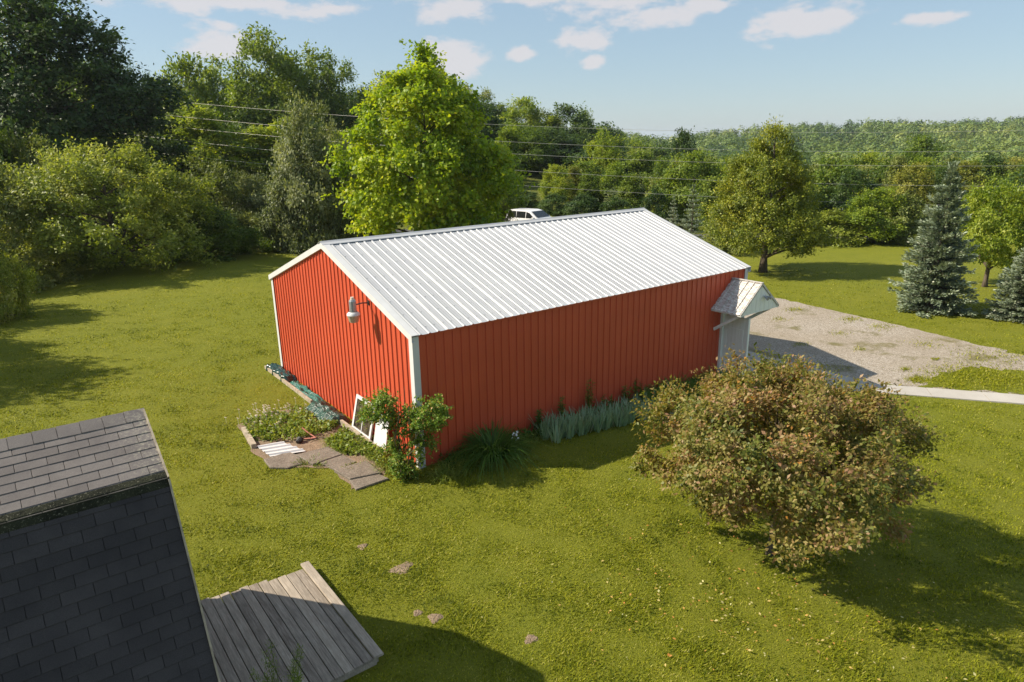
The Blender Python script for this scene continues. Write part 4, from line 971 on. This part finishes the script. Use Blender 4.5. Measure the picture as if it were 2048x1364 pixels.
# ------------------------------------------------------------------ grass blades, fallen leaves
def inpoly(X, Y, poly):
    r = np.zeros(len(X), bool); n = len(poly)
    for i in range(n):
        x1, y1 = poly[i]; x2, y2 = poly[(i+1) % n]
        c = ((y1 > Y) != (y2 > Y)) & (X < (x2-x1)*(Y-y1)/(y2-y1+1e-12)+x1); r ^= c
    return r
BED = [(-2.72, 3.9), (-2.55, 5.25), (-1.7, 5.55), (-.8, 5.5), (-.42, 3.6), (-.40, 1.0), (-.75, .2), (-1.62, 0.02), (-1.6, 1.3), (-2.5, 2.0), (-2.75, 2.9)]
WALKP = [(11, -1.8), (13.4, -1.8), (13.4, -2.9), (14, -3.6), (20.5, -12.4), (21.2, -11.9), (14.75, -3.2), (14.75, 2), (11, 2)]
def grass():
    rng = np.random.default_rng(17); N = 1150000
    r = 2.5+44*rng.random(N)**1.45; a = rng.uniform(R_(2), R_(108), N); X = CAM[0]+1.5+r*np.cos(a); Y = CAM[1]+1.5+r*np.sin(a)
    k = ~(((X > -.42) & (X < BL+.1) & (Y > -.02) & (Y < BW+.1)) | ((X > -10.4) & (X < -5.9) & (Y > -5.4) & (Y < -1.6)) | ((X > -5.6) & (X < -3.44) & (Y > -5) & (Y < -2.1)))
    k &= ~inpoly(X, Y, WALKP); k &= ~(inpoly(X, Y, GRAVEL)); k &= ~inpoly(X, Y, BED)
    clump = .5+.5*np.sin(X*2.1+np.sin(Y*1.3)*2)*np.sin(Y*2.3+np.sin(X*1.7)*2)
    k &= rng.random(N) < (.55+.45*clump)*np.clip((46-r)/22, 0, 1)
    X, Y = X[k], Y[k]; n = len(X); Z = hgt(X, Y)-.01
    d = rng.random(n)*6.283; L = rng.uniform(.020, .050, n)*(.7+.6*clump[k]); w = rng.uniform(.005, .009, n)*(1+.07*r[k]); lean = rng.uniform(.5, 1.7, n)
    V = np.zeros((n, 3, 3)); c, s = np.cos(d), np.sin(d)
    V[:, 0] = np.stack([X-s*w, Y+c*w, Z], -1); V[:, 1] = np.stack([X+s*w, Y-c*w, Z], -1); V[:, 2] = np.stack([X+c*L*lean, Y+s*L*lean, Z+L], -1)
    def wav(f, s_):
        g = np.random.default_rng(s_); out = np.zeros(n)
        for i in range(6):
            a_ = g.random()*6.28; out += np.sin((X*np.cos(a_)+Y*np.sin(a_))*f*g.uniform(.6, 1.6)+g.random()*6.28+1.3*np.sin((X*np.sin(a_)-Y*np.cos(a_))*f*.8))
        return out/6
    pat = wav(1.1, 1)*.35+wav(4.2, 2)*.38+wav(11, 3)*.30
    L = L*(1+.5*np.clip(-pat, -.5, .8)); V[:, 2] = np.stack([X+c*L*lean, Y+s*L*lean, Z+L], -1)
    t = np.clip(rng.normal(.46, .22, n)+.62*pat+np.where(rng.random(n) < .05, .4, 0), 0, 1)
    obj('lawn_grass', mesh_np('lawn_grass', V.reshape(-1, 3), np.arange(3*n).reshape(n, 3), np.repeat(t, 3)), MAT['f_grass'], label='short mown yellow-green lawn grass', cat='grass', kind='stuff')
    # fallen leaves under and left of the crabapple
    q = 420; X = rng.normal(1.6, 1.6, q); Y = rng.normal(-7.6, 1.5, q); P = np.stack([X, Y, hgt(X, Y)+.055], -1)
    V, F, T = leaf_quads(P, rng.normal(0, 1, (q, 3))*[1, 1, .2], np.tile([0, 0, 1.], (q, 1))+rng.normal(0, .3, (q, 3)), rng.uniform(.03, .07, q), .55, rng.random(q))
    obj('fallen_leaves', mesh_np('fallen_leaves', V, F, T), MAT['f_litter'], label='scattered orange fallen leaves on the lawn by the crabapple', cat='leaves', kind='stuff')
grass()

def soil_patches():
    labs = ['largest bare brown soil patch in the lawn beyond the deck', 'small soil patch nearest the barn corner', 'soil patch right of the deck corner', 'faint soil patch beside the deck edge', 'small soil patch farthest right at the lower lawn']
    for i, (px, py, sx, sy) in enumerate(((803, 1137, .23, .16), (725, 1093, .11, .10), (870, 1236, .13, .13), (836, 1226, .09, .08), (1062, 1278, .13, .10))):
        p = pix(px, py, 0); rng = random.Random(i); m = MB(); n = 22; V = [(0, 0, .018)]; F = []
        for ring, hh in ((.35, .016), (.7, .012), (1.0, -.006)):
            for k in range(n):
                a = 6.283*k/n; r = ring*(1+.16*math.sin(3*a+i)+rng.uniform(-.12, .12)); V.append((sx*r*math.cos(a), sy*r*math.sin(a), hh+rng.uniform(-.006, .006)))
        for k in range(n):
            F.append((0, 1+k, 1+(k+1) % n))
            for q in range(2): F.append((1+q*n+k, 1+(q+1)*n+k, 1+(q+1)*n+(k+1) % n, 1+q*n+(k+1) % n))
        m.add(V, F); obj('soil_patch', m, MAT['soil'], None, (p[0], p[1], .0), label=labs[i], cat='soil patch', group='bare patches in the lawn')
soil_patches()
def gravel_weeds():
    sheet('grass_patch', [tuple(pix(a, b, ZD+.016)[:2]) for a, b in ((1828, 770), (1880, 748), (1945, 733), (2050, 742), (2130, 752), (2130, 796), (2000, 783), (1900, 778))], ZD+.017, MAT['lawn'], .10, 5, .2)
    rng = np.random.default_rng(21); Ps = []
    for (px, py, n, sp) in [(1640, 612, 60, .35), (1700, 640, 70, .3), (1760, 655, 60, .35), (1590, 620, 60, .3), (1560, 640, 30, .25), (1850, 690, 60, .4), (1835, 761, 160, .22), (1812, 740, 30, .12), (1920, 752, 500, .8), (2000, 760, 600, .8), (1870, 720, 20, .1), (1940, 708, 60, .5), (1680, 668, 30, .25), (1720, 700, 20, .15), (2020, 715, 120, .6), (1600, 690, 30, .2), (1900, 775, 200, .5), (1650, 740, 60, .4)]:
        c = pix(px, py, ZD); Ps.append(np.stack([c[0]+rng.normal(0, sp, n*3), c[1]+rng.normal(0, sp*.7, n*3), np.full(n*3, ZD+.01)], -1))
    P = np.concatenate(Ps); k = inpoly(P[:, 0], P[:, 1], GRAVEL); P = P[k]; n = len(P); d = rng.random(n)*6.283
    V, F, T = leaf_quads(P, np.stack([np.cos(d), np.sin(d), rng.uniform(.4, 1.4, n)], -1), rng.normal(0, .4, (n, 3))+[0, 0, 1], rng.uniform(.05, .12, n), .22, np.clip(rng.normal(.6, .25, n), 0, 1))
    obj('gravel_weeds', mesh_np('gravel_weeds', V, F, T), MAT['f_grass'], label='sparse weeds and grass growing in the gravel', cat='weeds', kind='stuff')
gravel_weeds()

# ------------------------------------------------------------------ bed and clutter by the gable
sheet('garden_bed', BED, .012, MAT['soil'], .04, 8)
def bed():
    rng = np.random.default_rng(5)
    def cover(name, n, poly, zmax, leaf, label, cat, mat, seed):
        rg = np.random.default_rng(seed); xs = [p[0] for p in poly]; ys = [p[1] for p in poly]; X = rg.uniform(min(xs), max(xs), n*3); Y = rg.uniform(min(ys), max(ys), n*3)
        k = inpoly(X, Y, poly); cl = np.sin(X*5.1+Y*2.2)*np.sin(Y*4.7-X*1.9); k &= rg.random(n*3) < .55+.5*cl; X, Y = X[k][:n], Y[k][:n]; q = len(X); h = zmax*rg.random(q)**.7*(.6+.5*np.abs(np.sin(X*3.3)*np.cos(Y*2.9)))
        P = np.stack([X, Y, .01+h], -1); V, F, T = leaf_quads(P, rg.normal(0, 1, (q, 3))+[0, 0, .2], rg.normal(0, .45, (q, 3))+[0, 0, 1], leaf*rg.uniform(.6, 1.4, q), .75, np.clip(rg.normal(.55, .2, q), 0, 1))
        obj(name, mesh_np(name, V, F, T), MAT[mat], label=label, cat=cat, kind='stuff')
    cover('ground_cover', 5200, [(-2.6, 4.0), (-2.45, 5.2), (-.85, 5.35), (-.75, 3.9), (-.5, 3.4), (-1.2, 3.1), (-2.0, 3.4)], .20, .075, 'leafy green ground cover in the bed beside the barn', 'plants', 'f_weed', 1)
    cover('ground_cover', 2600, [(-1.25, 2.6), (-.5, 3.0), (-.38, .9), (-.7, .5), (-.75, 1.4), (-1.1, 1.8)], .18, .075, 'weeds growing between the stone slabs and the leaning window', 'plants', 'f_weed', 2)
    # grassy weeds
    for i, (x, y, n, s, l) in enumerate(((-.85, 1.9, 160, .3, .26), (-1.0, 2.6, 120, .28, .22), (-.55, 1.2, 120, .22, .28), (-1.95, 1.75, 160, .34, .16), (-1.2, .95, 90, .2, .16), (-.55, .45, 160, .3, .32))):
        obj('weed_tuft', blade_mesh(60+i, n, s, l, .012, .8), MAT['f_weed'], None, (x, y, 0), label='tuft of grassy weeds among the stone slabs by the gable', cat='weeds', group='weed tufts by the gable')
    # white daisies
    F_ = MB(); G_ = MB(); rg = random.Random(3)
    for i in range(75):
        x = rg.gauss(-1.75, .45); y = rg.gauss(5.35, .28)+(.6 if rg.random() < .25 else 0); z = rg.uniform(.12, .30)
        if i > 52: x, y = rg.uniform(-2.3, -.8), rg.uniform(3.8, 5.2)
        F_.tube([(x, y, z), (x+.004, y, z+.008)], [.026, .030], 7); G_.tube([(x, y, z+.006), (x+.004, y, z+.015)], [.010, .008], 6)
        F_.tube([(x, y, 0), (x, y, z)], [.003, .003], 3, False)
    dz = thing('daisies', 'scatter of small white daisies at the far side of the garden bed', 'flowers'); dz['kind'] = 'stuff'
    obj('petals', F_, MAT['blue_flower'], dz, kind='stuff'); obj('eyes', G_, MAT['yellow'], dz, kind='stuff')
    # slabs
    slabs = [([(527, 918), (578, 903), (597, 910), (606, 926), (575, 935), (540, 934)], .05, 'rounded rough slab at the left end of the slab row'),
             ([(592, 908), (655, 893), (685, 908), (625, 928)], .07, 'large rough slab beside the white metal sheet'),
             ([(640, 926), (683, 908), (712, 922), (675, 940)], .045, 'half buried rough slab in the middle of the row'),
             ([(668, 938), (733, 920), (762, 944), (700, 957)], .08, 'square raised rough slab next to the last of the row'),
             ([(698, 958), (755, 946), (778, 956), (712, 978)], .05, 'last rough slab of the row, nearest the rose')]
    for i, (q, h, lab) in enumerate(slabs):
        rg = random.Random(i); P = [pix(a, b, h) for a, b in q]; c = sum(P)/len(P); m = MB(); n = len(P)
        V = [(p[0], p[1], -.02) for p in P]+[(p[0], p[1], h-.012) for p in P]+[((p[0]-c[0])*.965+c[0], (p[1]-c[1])*.965+c[1], h+rg.uniform(-.006, .006)) for p in P]
        F = [tuple(range(2*n, 3*n))]
        for r in range(2): F += [(r*n+k, r*n+(k+1) % n, (r+1)*n+(k+1) % n, (r+1)*n+k) for k in range(n)]
        m.add(V, F); obj('stone_slab', m, MAT['aggregate'], label=lab, cat='slab', group='rough slabs by the gable')
    # ribbed white sheet
    a, b, c, d = [pix(*q, .05) for q in ((512, 892), (562, 883), (612, 902), (540, 913))]
    m = MB(); u = (d-a+c-b)/2; nn = 14; V = []; F = []
    A, B = a, b
    for i in range(29):
        s = i/28; h = .035 if (i % 7) in (3, 4) else 0
        for e0, e1 in ((a, d), (b, c)):
            p = e0*(1-s)+e1*s; V.append((p[0], p[1], p[2]+h))
    for i in range(28): F.append((2*i, 2*i+1, 2*i+3, 2*i+2))
    m.add(V, F); obj('metal_sheet', m, MAT['white_trim'], label='ribbed white metal sheet lying flat by the rough slabs', cat='metal sheet')
    # timber edge of the bed, log, strip along the gable
    p0, p1 = pix(488, 858, .06), pix(508, 893, .06); m = MB(); m.beam(tuple(p0), tuple(p1), .12, .13); obj('edging_timber', m, MAT['old_wood'], label='weathered timber at the left end of the garden bed', cat='timber')
    m = MB(); m.beam((-.40, 9.6, .05), (-.42, 5.5, .05), .06, .12); obj('edging_timber', m, MAT['old_wood'], label='pale timber along the gable beside the green tarp', cat='timber')
    m = MB(); m.beam((-.36, 3.7, .06), (-.36, 1.0, .06), .07, .14); obj('edging_timber', m, MAT['old_wood'], label='pale timber under the leaning white window', cat='timber')
    # pink stick with hoop
    p = pix(620, 872, .1); t = thing('pink_tool', 'broken pink plastic handle lying in the garden bed', 'tool', tuple(p*[1, 1, 0]))
    m = MB(); m.tube([(-.12, .18, .30), (0, .02, .16), (.10, -.12, .07)], [.016]*3, 7); obj('handle', m, MAT['pink'], t)
    m = MB(); m.tube([(.10, -.12, .07), (-.02, -.05, .06), (-.16, .02, .06)], [.015]*3, 7); obj('crossbar', m, MAT['pink'], t)
    m = MB(); m.tube([(.05+.28*math.cos(a_), -.35+.22*math.sin(a_), .05) for a_ in np.linspace(-.6, 2.2, 14)], [.012]*14, 6); obj('hoop', m, MAT['dark_iron'], t)
    m = MB(); m.tube([(-.36, -.08, .06), (-.28, -.02, .09), (-.2, .03, .06)], [.05, .085, .05], 9); obj('dark_end', m, MAT['dark_iron'], t)
bed()

def lumpy(name, x0, x1, y0, y1, zf, mat, label, cat, seed, nx=16, ny=40):
    rng = np.random.default_rng(seed); V = []; F = []; cx, cy = (x0+x1)/2, (y0+y1)/2
    for j in range(ny+1):
        for i in range(nx+1):
            u, v = i/nx, j/ny; x = x0+(x1-x0)*u; y = y0+(y1-y0)*v
            x += .03*math.sin(v*17+seed)+.02*math.sin(v*41); y += .02*math.sin(u*9+seed)
            z = zf(u, v)+rng.normal(0, .005); V.append((x-cx, y-cy, z))
    for j in range(ny):
        for i in range(nx): F.append((j*(nx+1)+i, j*(nx+1)+i+1, (j+1)*(nx+1)+i+1, (j+1)*(nx+1)+i))
    m = MB(); m.add(V, F); me = smooth(m.mesh(name)); o = obj(name, me, mat, None, (cx, cy, 0), label=label, cat=cat); return o
def edge(u, e=.12): return min(1, u/e, (1-u)/e)**.5 if 0 < u < 1 else 0
lumpy('folded_tarp', -.42, -.03, 7.75, 9.55, lambda u, v: .005+edge(u)*edge(v, .05)*(.17+.02*math.sin(u*14)+.015*math.sin(v*23)), MAT['tarp'], 'shiny dark green folded tarp at the far corner of the gable', 'tarp', 2)
lumpy('plastic_netting', -.40, -.04, 5.15, 7.70, lambda u, v: .01+edge(u)*edge(v, .04)*(.05+.03*math.sin(u*11+v*9)+.02*math.sin(v*31)), MAT['teal'], 'flat teal plastic netting between the tarp and the netting roll', 'netting', 3)
lumpy('netting_roll', -.74, -.10, 3.55, 5.25, lambda u, v: .01+math.sin(math.pi*min(max(u, 0), 1))**.6*edge(v, .05)*(.20+.03*math.sin(v*26)+.02*math.sin(u*25)), MAT['net'], 'crumpled roll of green netting at the foot of the gable', 'netting', 5)

def leaning_window():
    y0, y1 = 3.02, 1.95; t = thing('old_window', 'old white two-pane window leaning on the gable beside the rose', 'window', (-.30, (y0+y1)/2, .06))
    t.rotation_euler = (0, R_(14), 0); w = y0-y1; h = .92; f = .085
    for (yc, zc, sy, sz) in ((0, f/2, w, f), (0, h-f/2, w, f), (-w/2+f/2, h/2, f, h-2*f), (w/2-f/2, h/2, f, h-2*f)):
        m = MB(); m.box((0, yc, zc), (.04, sy, sz)); obj('frame_rail', m, MAT['white_trim'], t)
    m = MB(); m.box((0, 0, h/2), (.035, .03, h-2*f)); obj('muntin', m, MAT['white_trim'], t)
    for s in (-1, 1):
        m = MB(); m.box((0, s*w/4, h/2), (.006, w/2-.09, h-2*f)); obj('pane', m, MAT['glass'], t)
    b = MB(); b.box((-.02, 0, .42), (.035, .62, .84)); o = obj('white_board', b, MAT['white_trim'], None, (-.26, 1.48, .05), (0, R_(12), 0), label='plain white board leaning on the gable behind the rose', cat='board')
leaning_window()

# ------------------------------------------------------------------ plants along the barn
def rose():
    t = thing('climbing_rose', 'leafy climbing rose on the near corner of the barn', 'rose', (-.42, -.16, 0))
    m = MB(); rng = random.Random(8)
    for k in range(13):
        a = rng.uniform(0, 6.28); e = (rng.gauss(0, .38)+.05, rng.gauss(0, .40), rng.uniform(1.2, 1.95)); s = (rng.gauss(0, .10), rng.gauss(0, .10), 0)
        m.tube([s, ((s[0]+e[0])/2+rng.gauss(0, .1), (s[1]+e[1])/2+rng.gauss(0, .1), e[2]*.6), e], [.014, .010, .005], 5, False)
    obj('stems', m, MAT['bark'], t)
    rg = np.random.default_rng(8); cl = []
    for (cx, cy, cz, r, n) in ((-.36, .42, 1.58, .48, 62), (.38, -.38, 1.50, .50, 62), (0, 0, 1.32, .46, 34), (.16, -.28, .85, .40, 22), (-.14, .16, .62, .36, 18), (0, -.05, .25, .44, 34)):
        p = rg.normal(0, 1, (n, 3)); p = norm(p)*r*rg.random((n, 1))**.4; p[:, 2] *= .8; cl.append(p+[cx, cy, cz])
    c = np.concatenate(cl); n = len(c); I = np.repeat(np.arange(n), 12); d = norm(rg.normal(0, 1, (len(I), 3))+[0, 0, .35]); L = rg.uniform(.08, .22, len(I)); J = np.repeat(np.arange(len(I)), 5); s = rg.random(len(J))
    P = c[I][J]+d[J]*(L[J]*s)[:, None]; q = len(J); V, F, T = leaf_quads(P, d[J]*.4+rg.normal(0, .6, (q, 3)), rg.normal(0, .5, (q, 3))+[-.3, .2, .8], rg.uniform(.04, .072, q), .65, np.clip(rg.normal(.5, .2, q)+np.where(rg.random(q) < .06, .5, 0), 0, 1))
    obj('foliage', mesh_np('foliage', V, F, T), MAT['f_rose'], t)
rose()
def barn_plants():
    def lily(x, y, n, l, sp, seed, lab, grp='daylily clumps along the barn', cat='daylily'):
        t = thing('daylily', lab, cat, (x, y, float(hgt(x, y))), seed, grp); obj('leaves', blade_mesh(seed, n, sp, l, .026, .95, 5, lean=.5), MAT['f_lily'], t)
    lily(1.62, -.62, 620, 1.0, .26, 11, 'big arching daylily clump beside the rose')
    lily(7.55, -.55, 420, 1.0, .30, 12, 'large daylily clump at the right end of the iris bed')
    lily(8.35, -.48, 420, 1.05, .30, 13, 'tall daylily clump behind the crabapple top')
    lily(9.3, -.5, 320, .95, .3, 14, 'daylily clump midway to the open door')
    lily(10.25, -.62, 420, 1.05, .28, 15, 'dark daylily clump just before the open door')
    lily(10.75, -.85, 360, .95, .25, 16, 'daylily clump at the foot of the open door')
    rng = random.Random(2); k = 0; IRIS = [blade_mesh(100+q, 26, .12, .60, .036, .18, 3, lean=.40) for q in range(6)]
    for i in range(15):
        for r in range(3):
            x = 3.35+i*.262+rng.uniform(-.08, .08); y = -.36-r*.24-.02*i+rng.uniform(-.06, .06)
            o = obj('iris', IRIS[k % 6], MAT['f_iris'], None, (x, y, float(hgt(x, y))), (0, 0, rng.uniform(0, 6)), label='blue-green sword-leaved iris in the bed along the shaded barn wall', cat='iris', group='irises along the barn wall'); k += 1
    # lily stems standing above the bed
    for i, (x, h) in enumerate(((3.3, .72), (4.15, .85), (5.15, 1.15), (5.6, .6), (6.6, .75), (7.1, .9))):
        rg = np.random.default_rng(i+50); t = thing('tall_lily', ['short leafy stem at the left end of the irises', 'second leafy stem from the left behind the irises', 'tallest leafy stem against the red wall', 'short leafy stem right of the tallest one', 'leafy stem behind the right part of the irises', 'leafy stem beside the big daylily clump'][i], 'lily', (x, -.22, float(hgt(x, 0))), 0, 'leafy lily stems')
        m = MB(); Ps = []; 
        for s in range(4):
            bx, by = rg.normal(0, .06, 2); hh = h*rg.uniform(.75, 1.05); m.tube([(bx, by, 0), (bx*1.2, by*1.2, hh*.5), (bx*1.5, by*1.5, hh)], [.007, .006, .003], 5, False)
            q = 60; f = rg.uniform(.2, 1, q); Ps.append(np.stack([bx*(1+.5*f), by*(1+.5*f), hh*f], -1))
        obj('stems', m, MAT['f_lily'], t); P = np.concatenate(Ps); q = len(P); a = rg.random(q)*6.28
        V, F, T = leaf_quads(P, np.stack([np.cos(a), np.sin(a), rg.normal(.3, .3, q)], -1), rg.normal(0, .3, (q, 3))+[0, 0, 1], rg.uniform(.07, .13, q), .22, np.clip(rg.normal(.5, .2, q), 0, 1)); obj('leaves', mesh_np('leaves', V, F, T), MAT['f_lily'], t)
    # low weeds at the wall foot
    rg = np.random.default_rng(4); n = 5200; X = rg.uniform(.4, 11.0, n); Y = -.05-.45*rg.random(n)**1.3-np.where(X < 3.2, .15*rg.random(n), 0); Z = hgt(X, Y)+rg.random(n)**1.6*.26
    V, F, T = leaf_quads(np.stack([X, Y, Z], -1), rg.normal(0, 1, (n, 3))+[0, -.2, .3], rg.normal(0, .5, (n, 3))+[0, 0, 1], rg.uniform(.05, .11, n), .5, np.clip(rg.normal(.4, .2, n), 0, 1))
    obj('wall_weeds', mesh_np('wall_weeds', V, F, T), MAT['f_lily'], label='low leafy weeds along the foot of the shaded barn wall', cat='weeds', kind='stuff')
    for i, (x, y, n, l) in enumerate(((.55, -.55, 200, .36), (.95, -.75, 160, .32), (.2, -.75, 160, .3), (1.0, -.35, 160, .4), (2.35, -.6, 150, .35), (2.8, -.5, 150, .3))):
        obj('weed_tuft', blade_mesh(80+i, n, .28, l, .014, .9), MAT['f_weed'], None, (x, y, 0), label='tuft of long grass at the barn foot near the big daylily', cat='weeds', group='long grass tufts by the barn corner')
    # white flower head and edging stones
    m = MB(); rr = random.Random(6)
    for k in range(9):
        x, y, z = 2.2+rr.gauss(0, .05), -.72+rr.gauss(0, .05), .42+rr.gauss(0, .05); m.tube([(x, y, z), (x, y-.01, z+.012)], [.028, .03], 6)
    m.tube([(2.2, -.72, 0), (2.2, -.72, .42)], [.006, .004], 4, False); obj('white_phlox', m, MAT['blue_flower'], label='small white flower head beside the big daylily clump', cat='flower')
    labs = ['leftmost edging stone at the right end of the irises', 'second edging stone from the irises', 'middle edging stone before the big daylilies', 'edging stone second from the crabapple', 'edging stone nearest the crabapple leaves']
    for i in range(5):
        x = 6.9+i*.21; bm = bmesh.new(); bmesh.ops.create_icosphere(bm, subdivisions=2, radius=.11); rr = random.Random(i)
        for v in bm.verts: v.co = Vector((v.co.x*1.2, v.co.y*.8, v.co.z*.6))*(1+.18*math.sin(v.co.x*31+i)+rr.uniform(-.06, .06))
        me = bpy.data.meshes.new('edging_stone'); bm.to_mesh(me); bm.free(); obj('edging_stone', me, MAT['rock'], None, (x, -1.12-.02*i, float(hgt(x, -1))+.03), (0, 0, i), label=labs[i], cat='stone', group='edging stones of the barn bed')
    # feathery plant by the deck at the lower edge of the view
    t = thing('asparagus_fern', 'feathery green plant at the lower edge beside the deck and shed', 'plant', (-4.98, -5.28, 0))
    rg = np.random.default_rng(12); m = MB(); Ps = []; Ds = []
    for k in range(16):
        a = rg.random()*6.28; d = np.array([math.cos(a)*.30, math.sin(a)*.30, 1.0]); h = rg.uniform(.7, 1.15); m.tube([(0, 0, 0), tuple(d*h*.5), tuple(d*h+[0, 0, -.04])], [.006, .004, .002], 4, False)
        q = 260; f = rg.uniform(.3, 1, q); Ps.append(np.outer(h*f, d)+rg.normal(0, .07, (q, 3))*(1.2-f)[:, None]); Ds.append(rg.normal(0, 1, (q, 3))+d)
    obj('stems', m, MAT['f_weed'], t); P = np.concatenate(Ps); q = len(P); V, F, T = leaf_quads(P, np.concatenate(Ds), rg.normal(0, 1, (q, 3)), rg.uniform(.03, .06, q), .14, np.clip(rg.normal(.5, .2, q), 0, 1)); obj('fronds', mesh_np('fronds', V, F, T), MAT['f_weed'], t)
barn_plants()
print('tris', sum(len(m.polygons)*(2 if len(m.polygons) and m.polygons[0].loop_total == 4 else 1) for m in bpy.data.meshes))

# ------------------------------------------------------------------ air
def air():
    m = MB(); m.box((0, 0, 11), (8400, 8400, 60)); o = obj('haze', m, label='thin pale summer haze in the valley air', cat='haze', kind='stuff')
    mt = bpy.data.materials.new('haze'); mt.use_nodes = True; nt = mt.node_tree; nt.nodes.clear(); out = nt.nodes.new('ShaderNodeOutputMaterial'); v = nt.nodes.new('ShaderNodeVolumePrincipled')
    v.inputs['Color'].default_value = (.80, .88, 1.0, 1); v.inputs['Density'].default_value = .00013; v.inputs['Anisotropy'].default_value = .2
    nt.links.new(v.outputs[0], out.inputs['Volume']); o.data.materials.append(mt)
air()
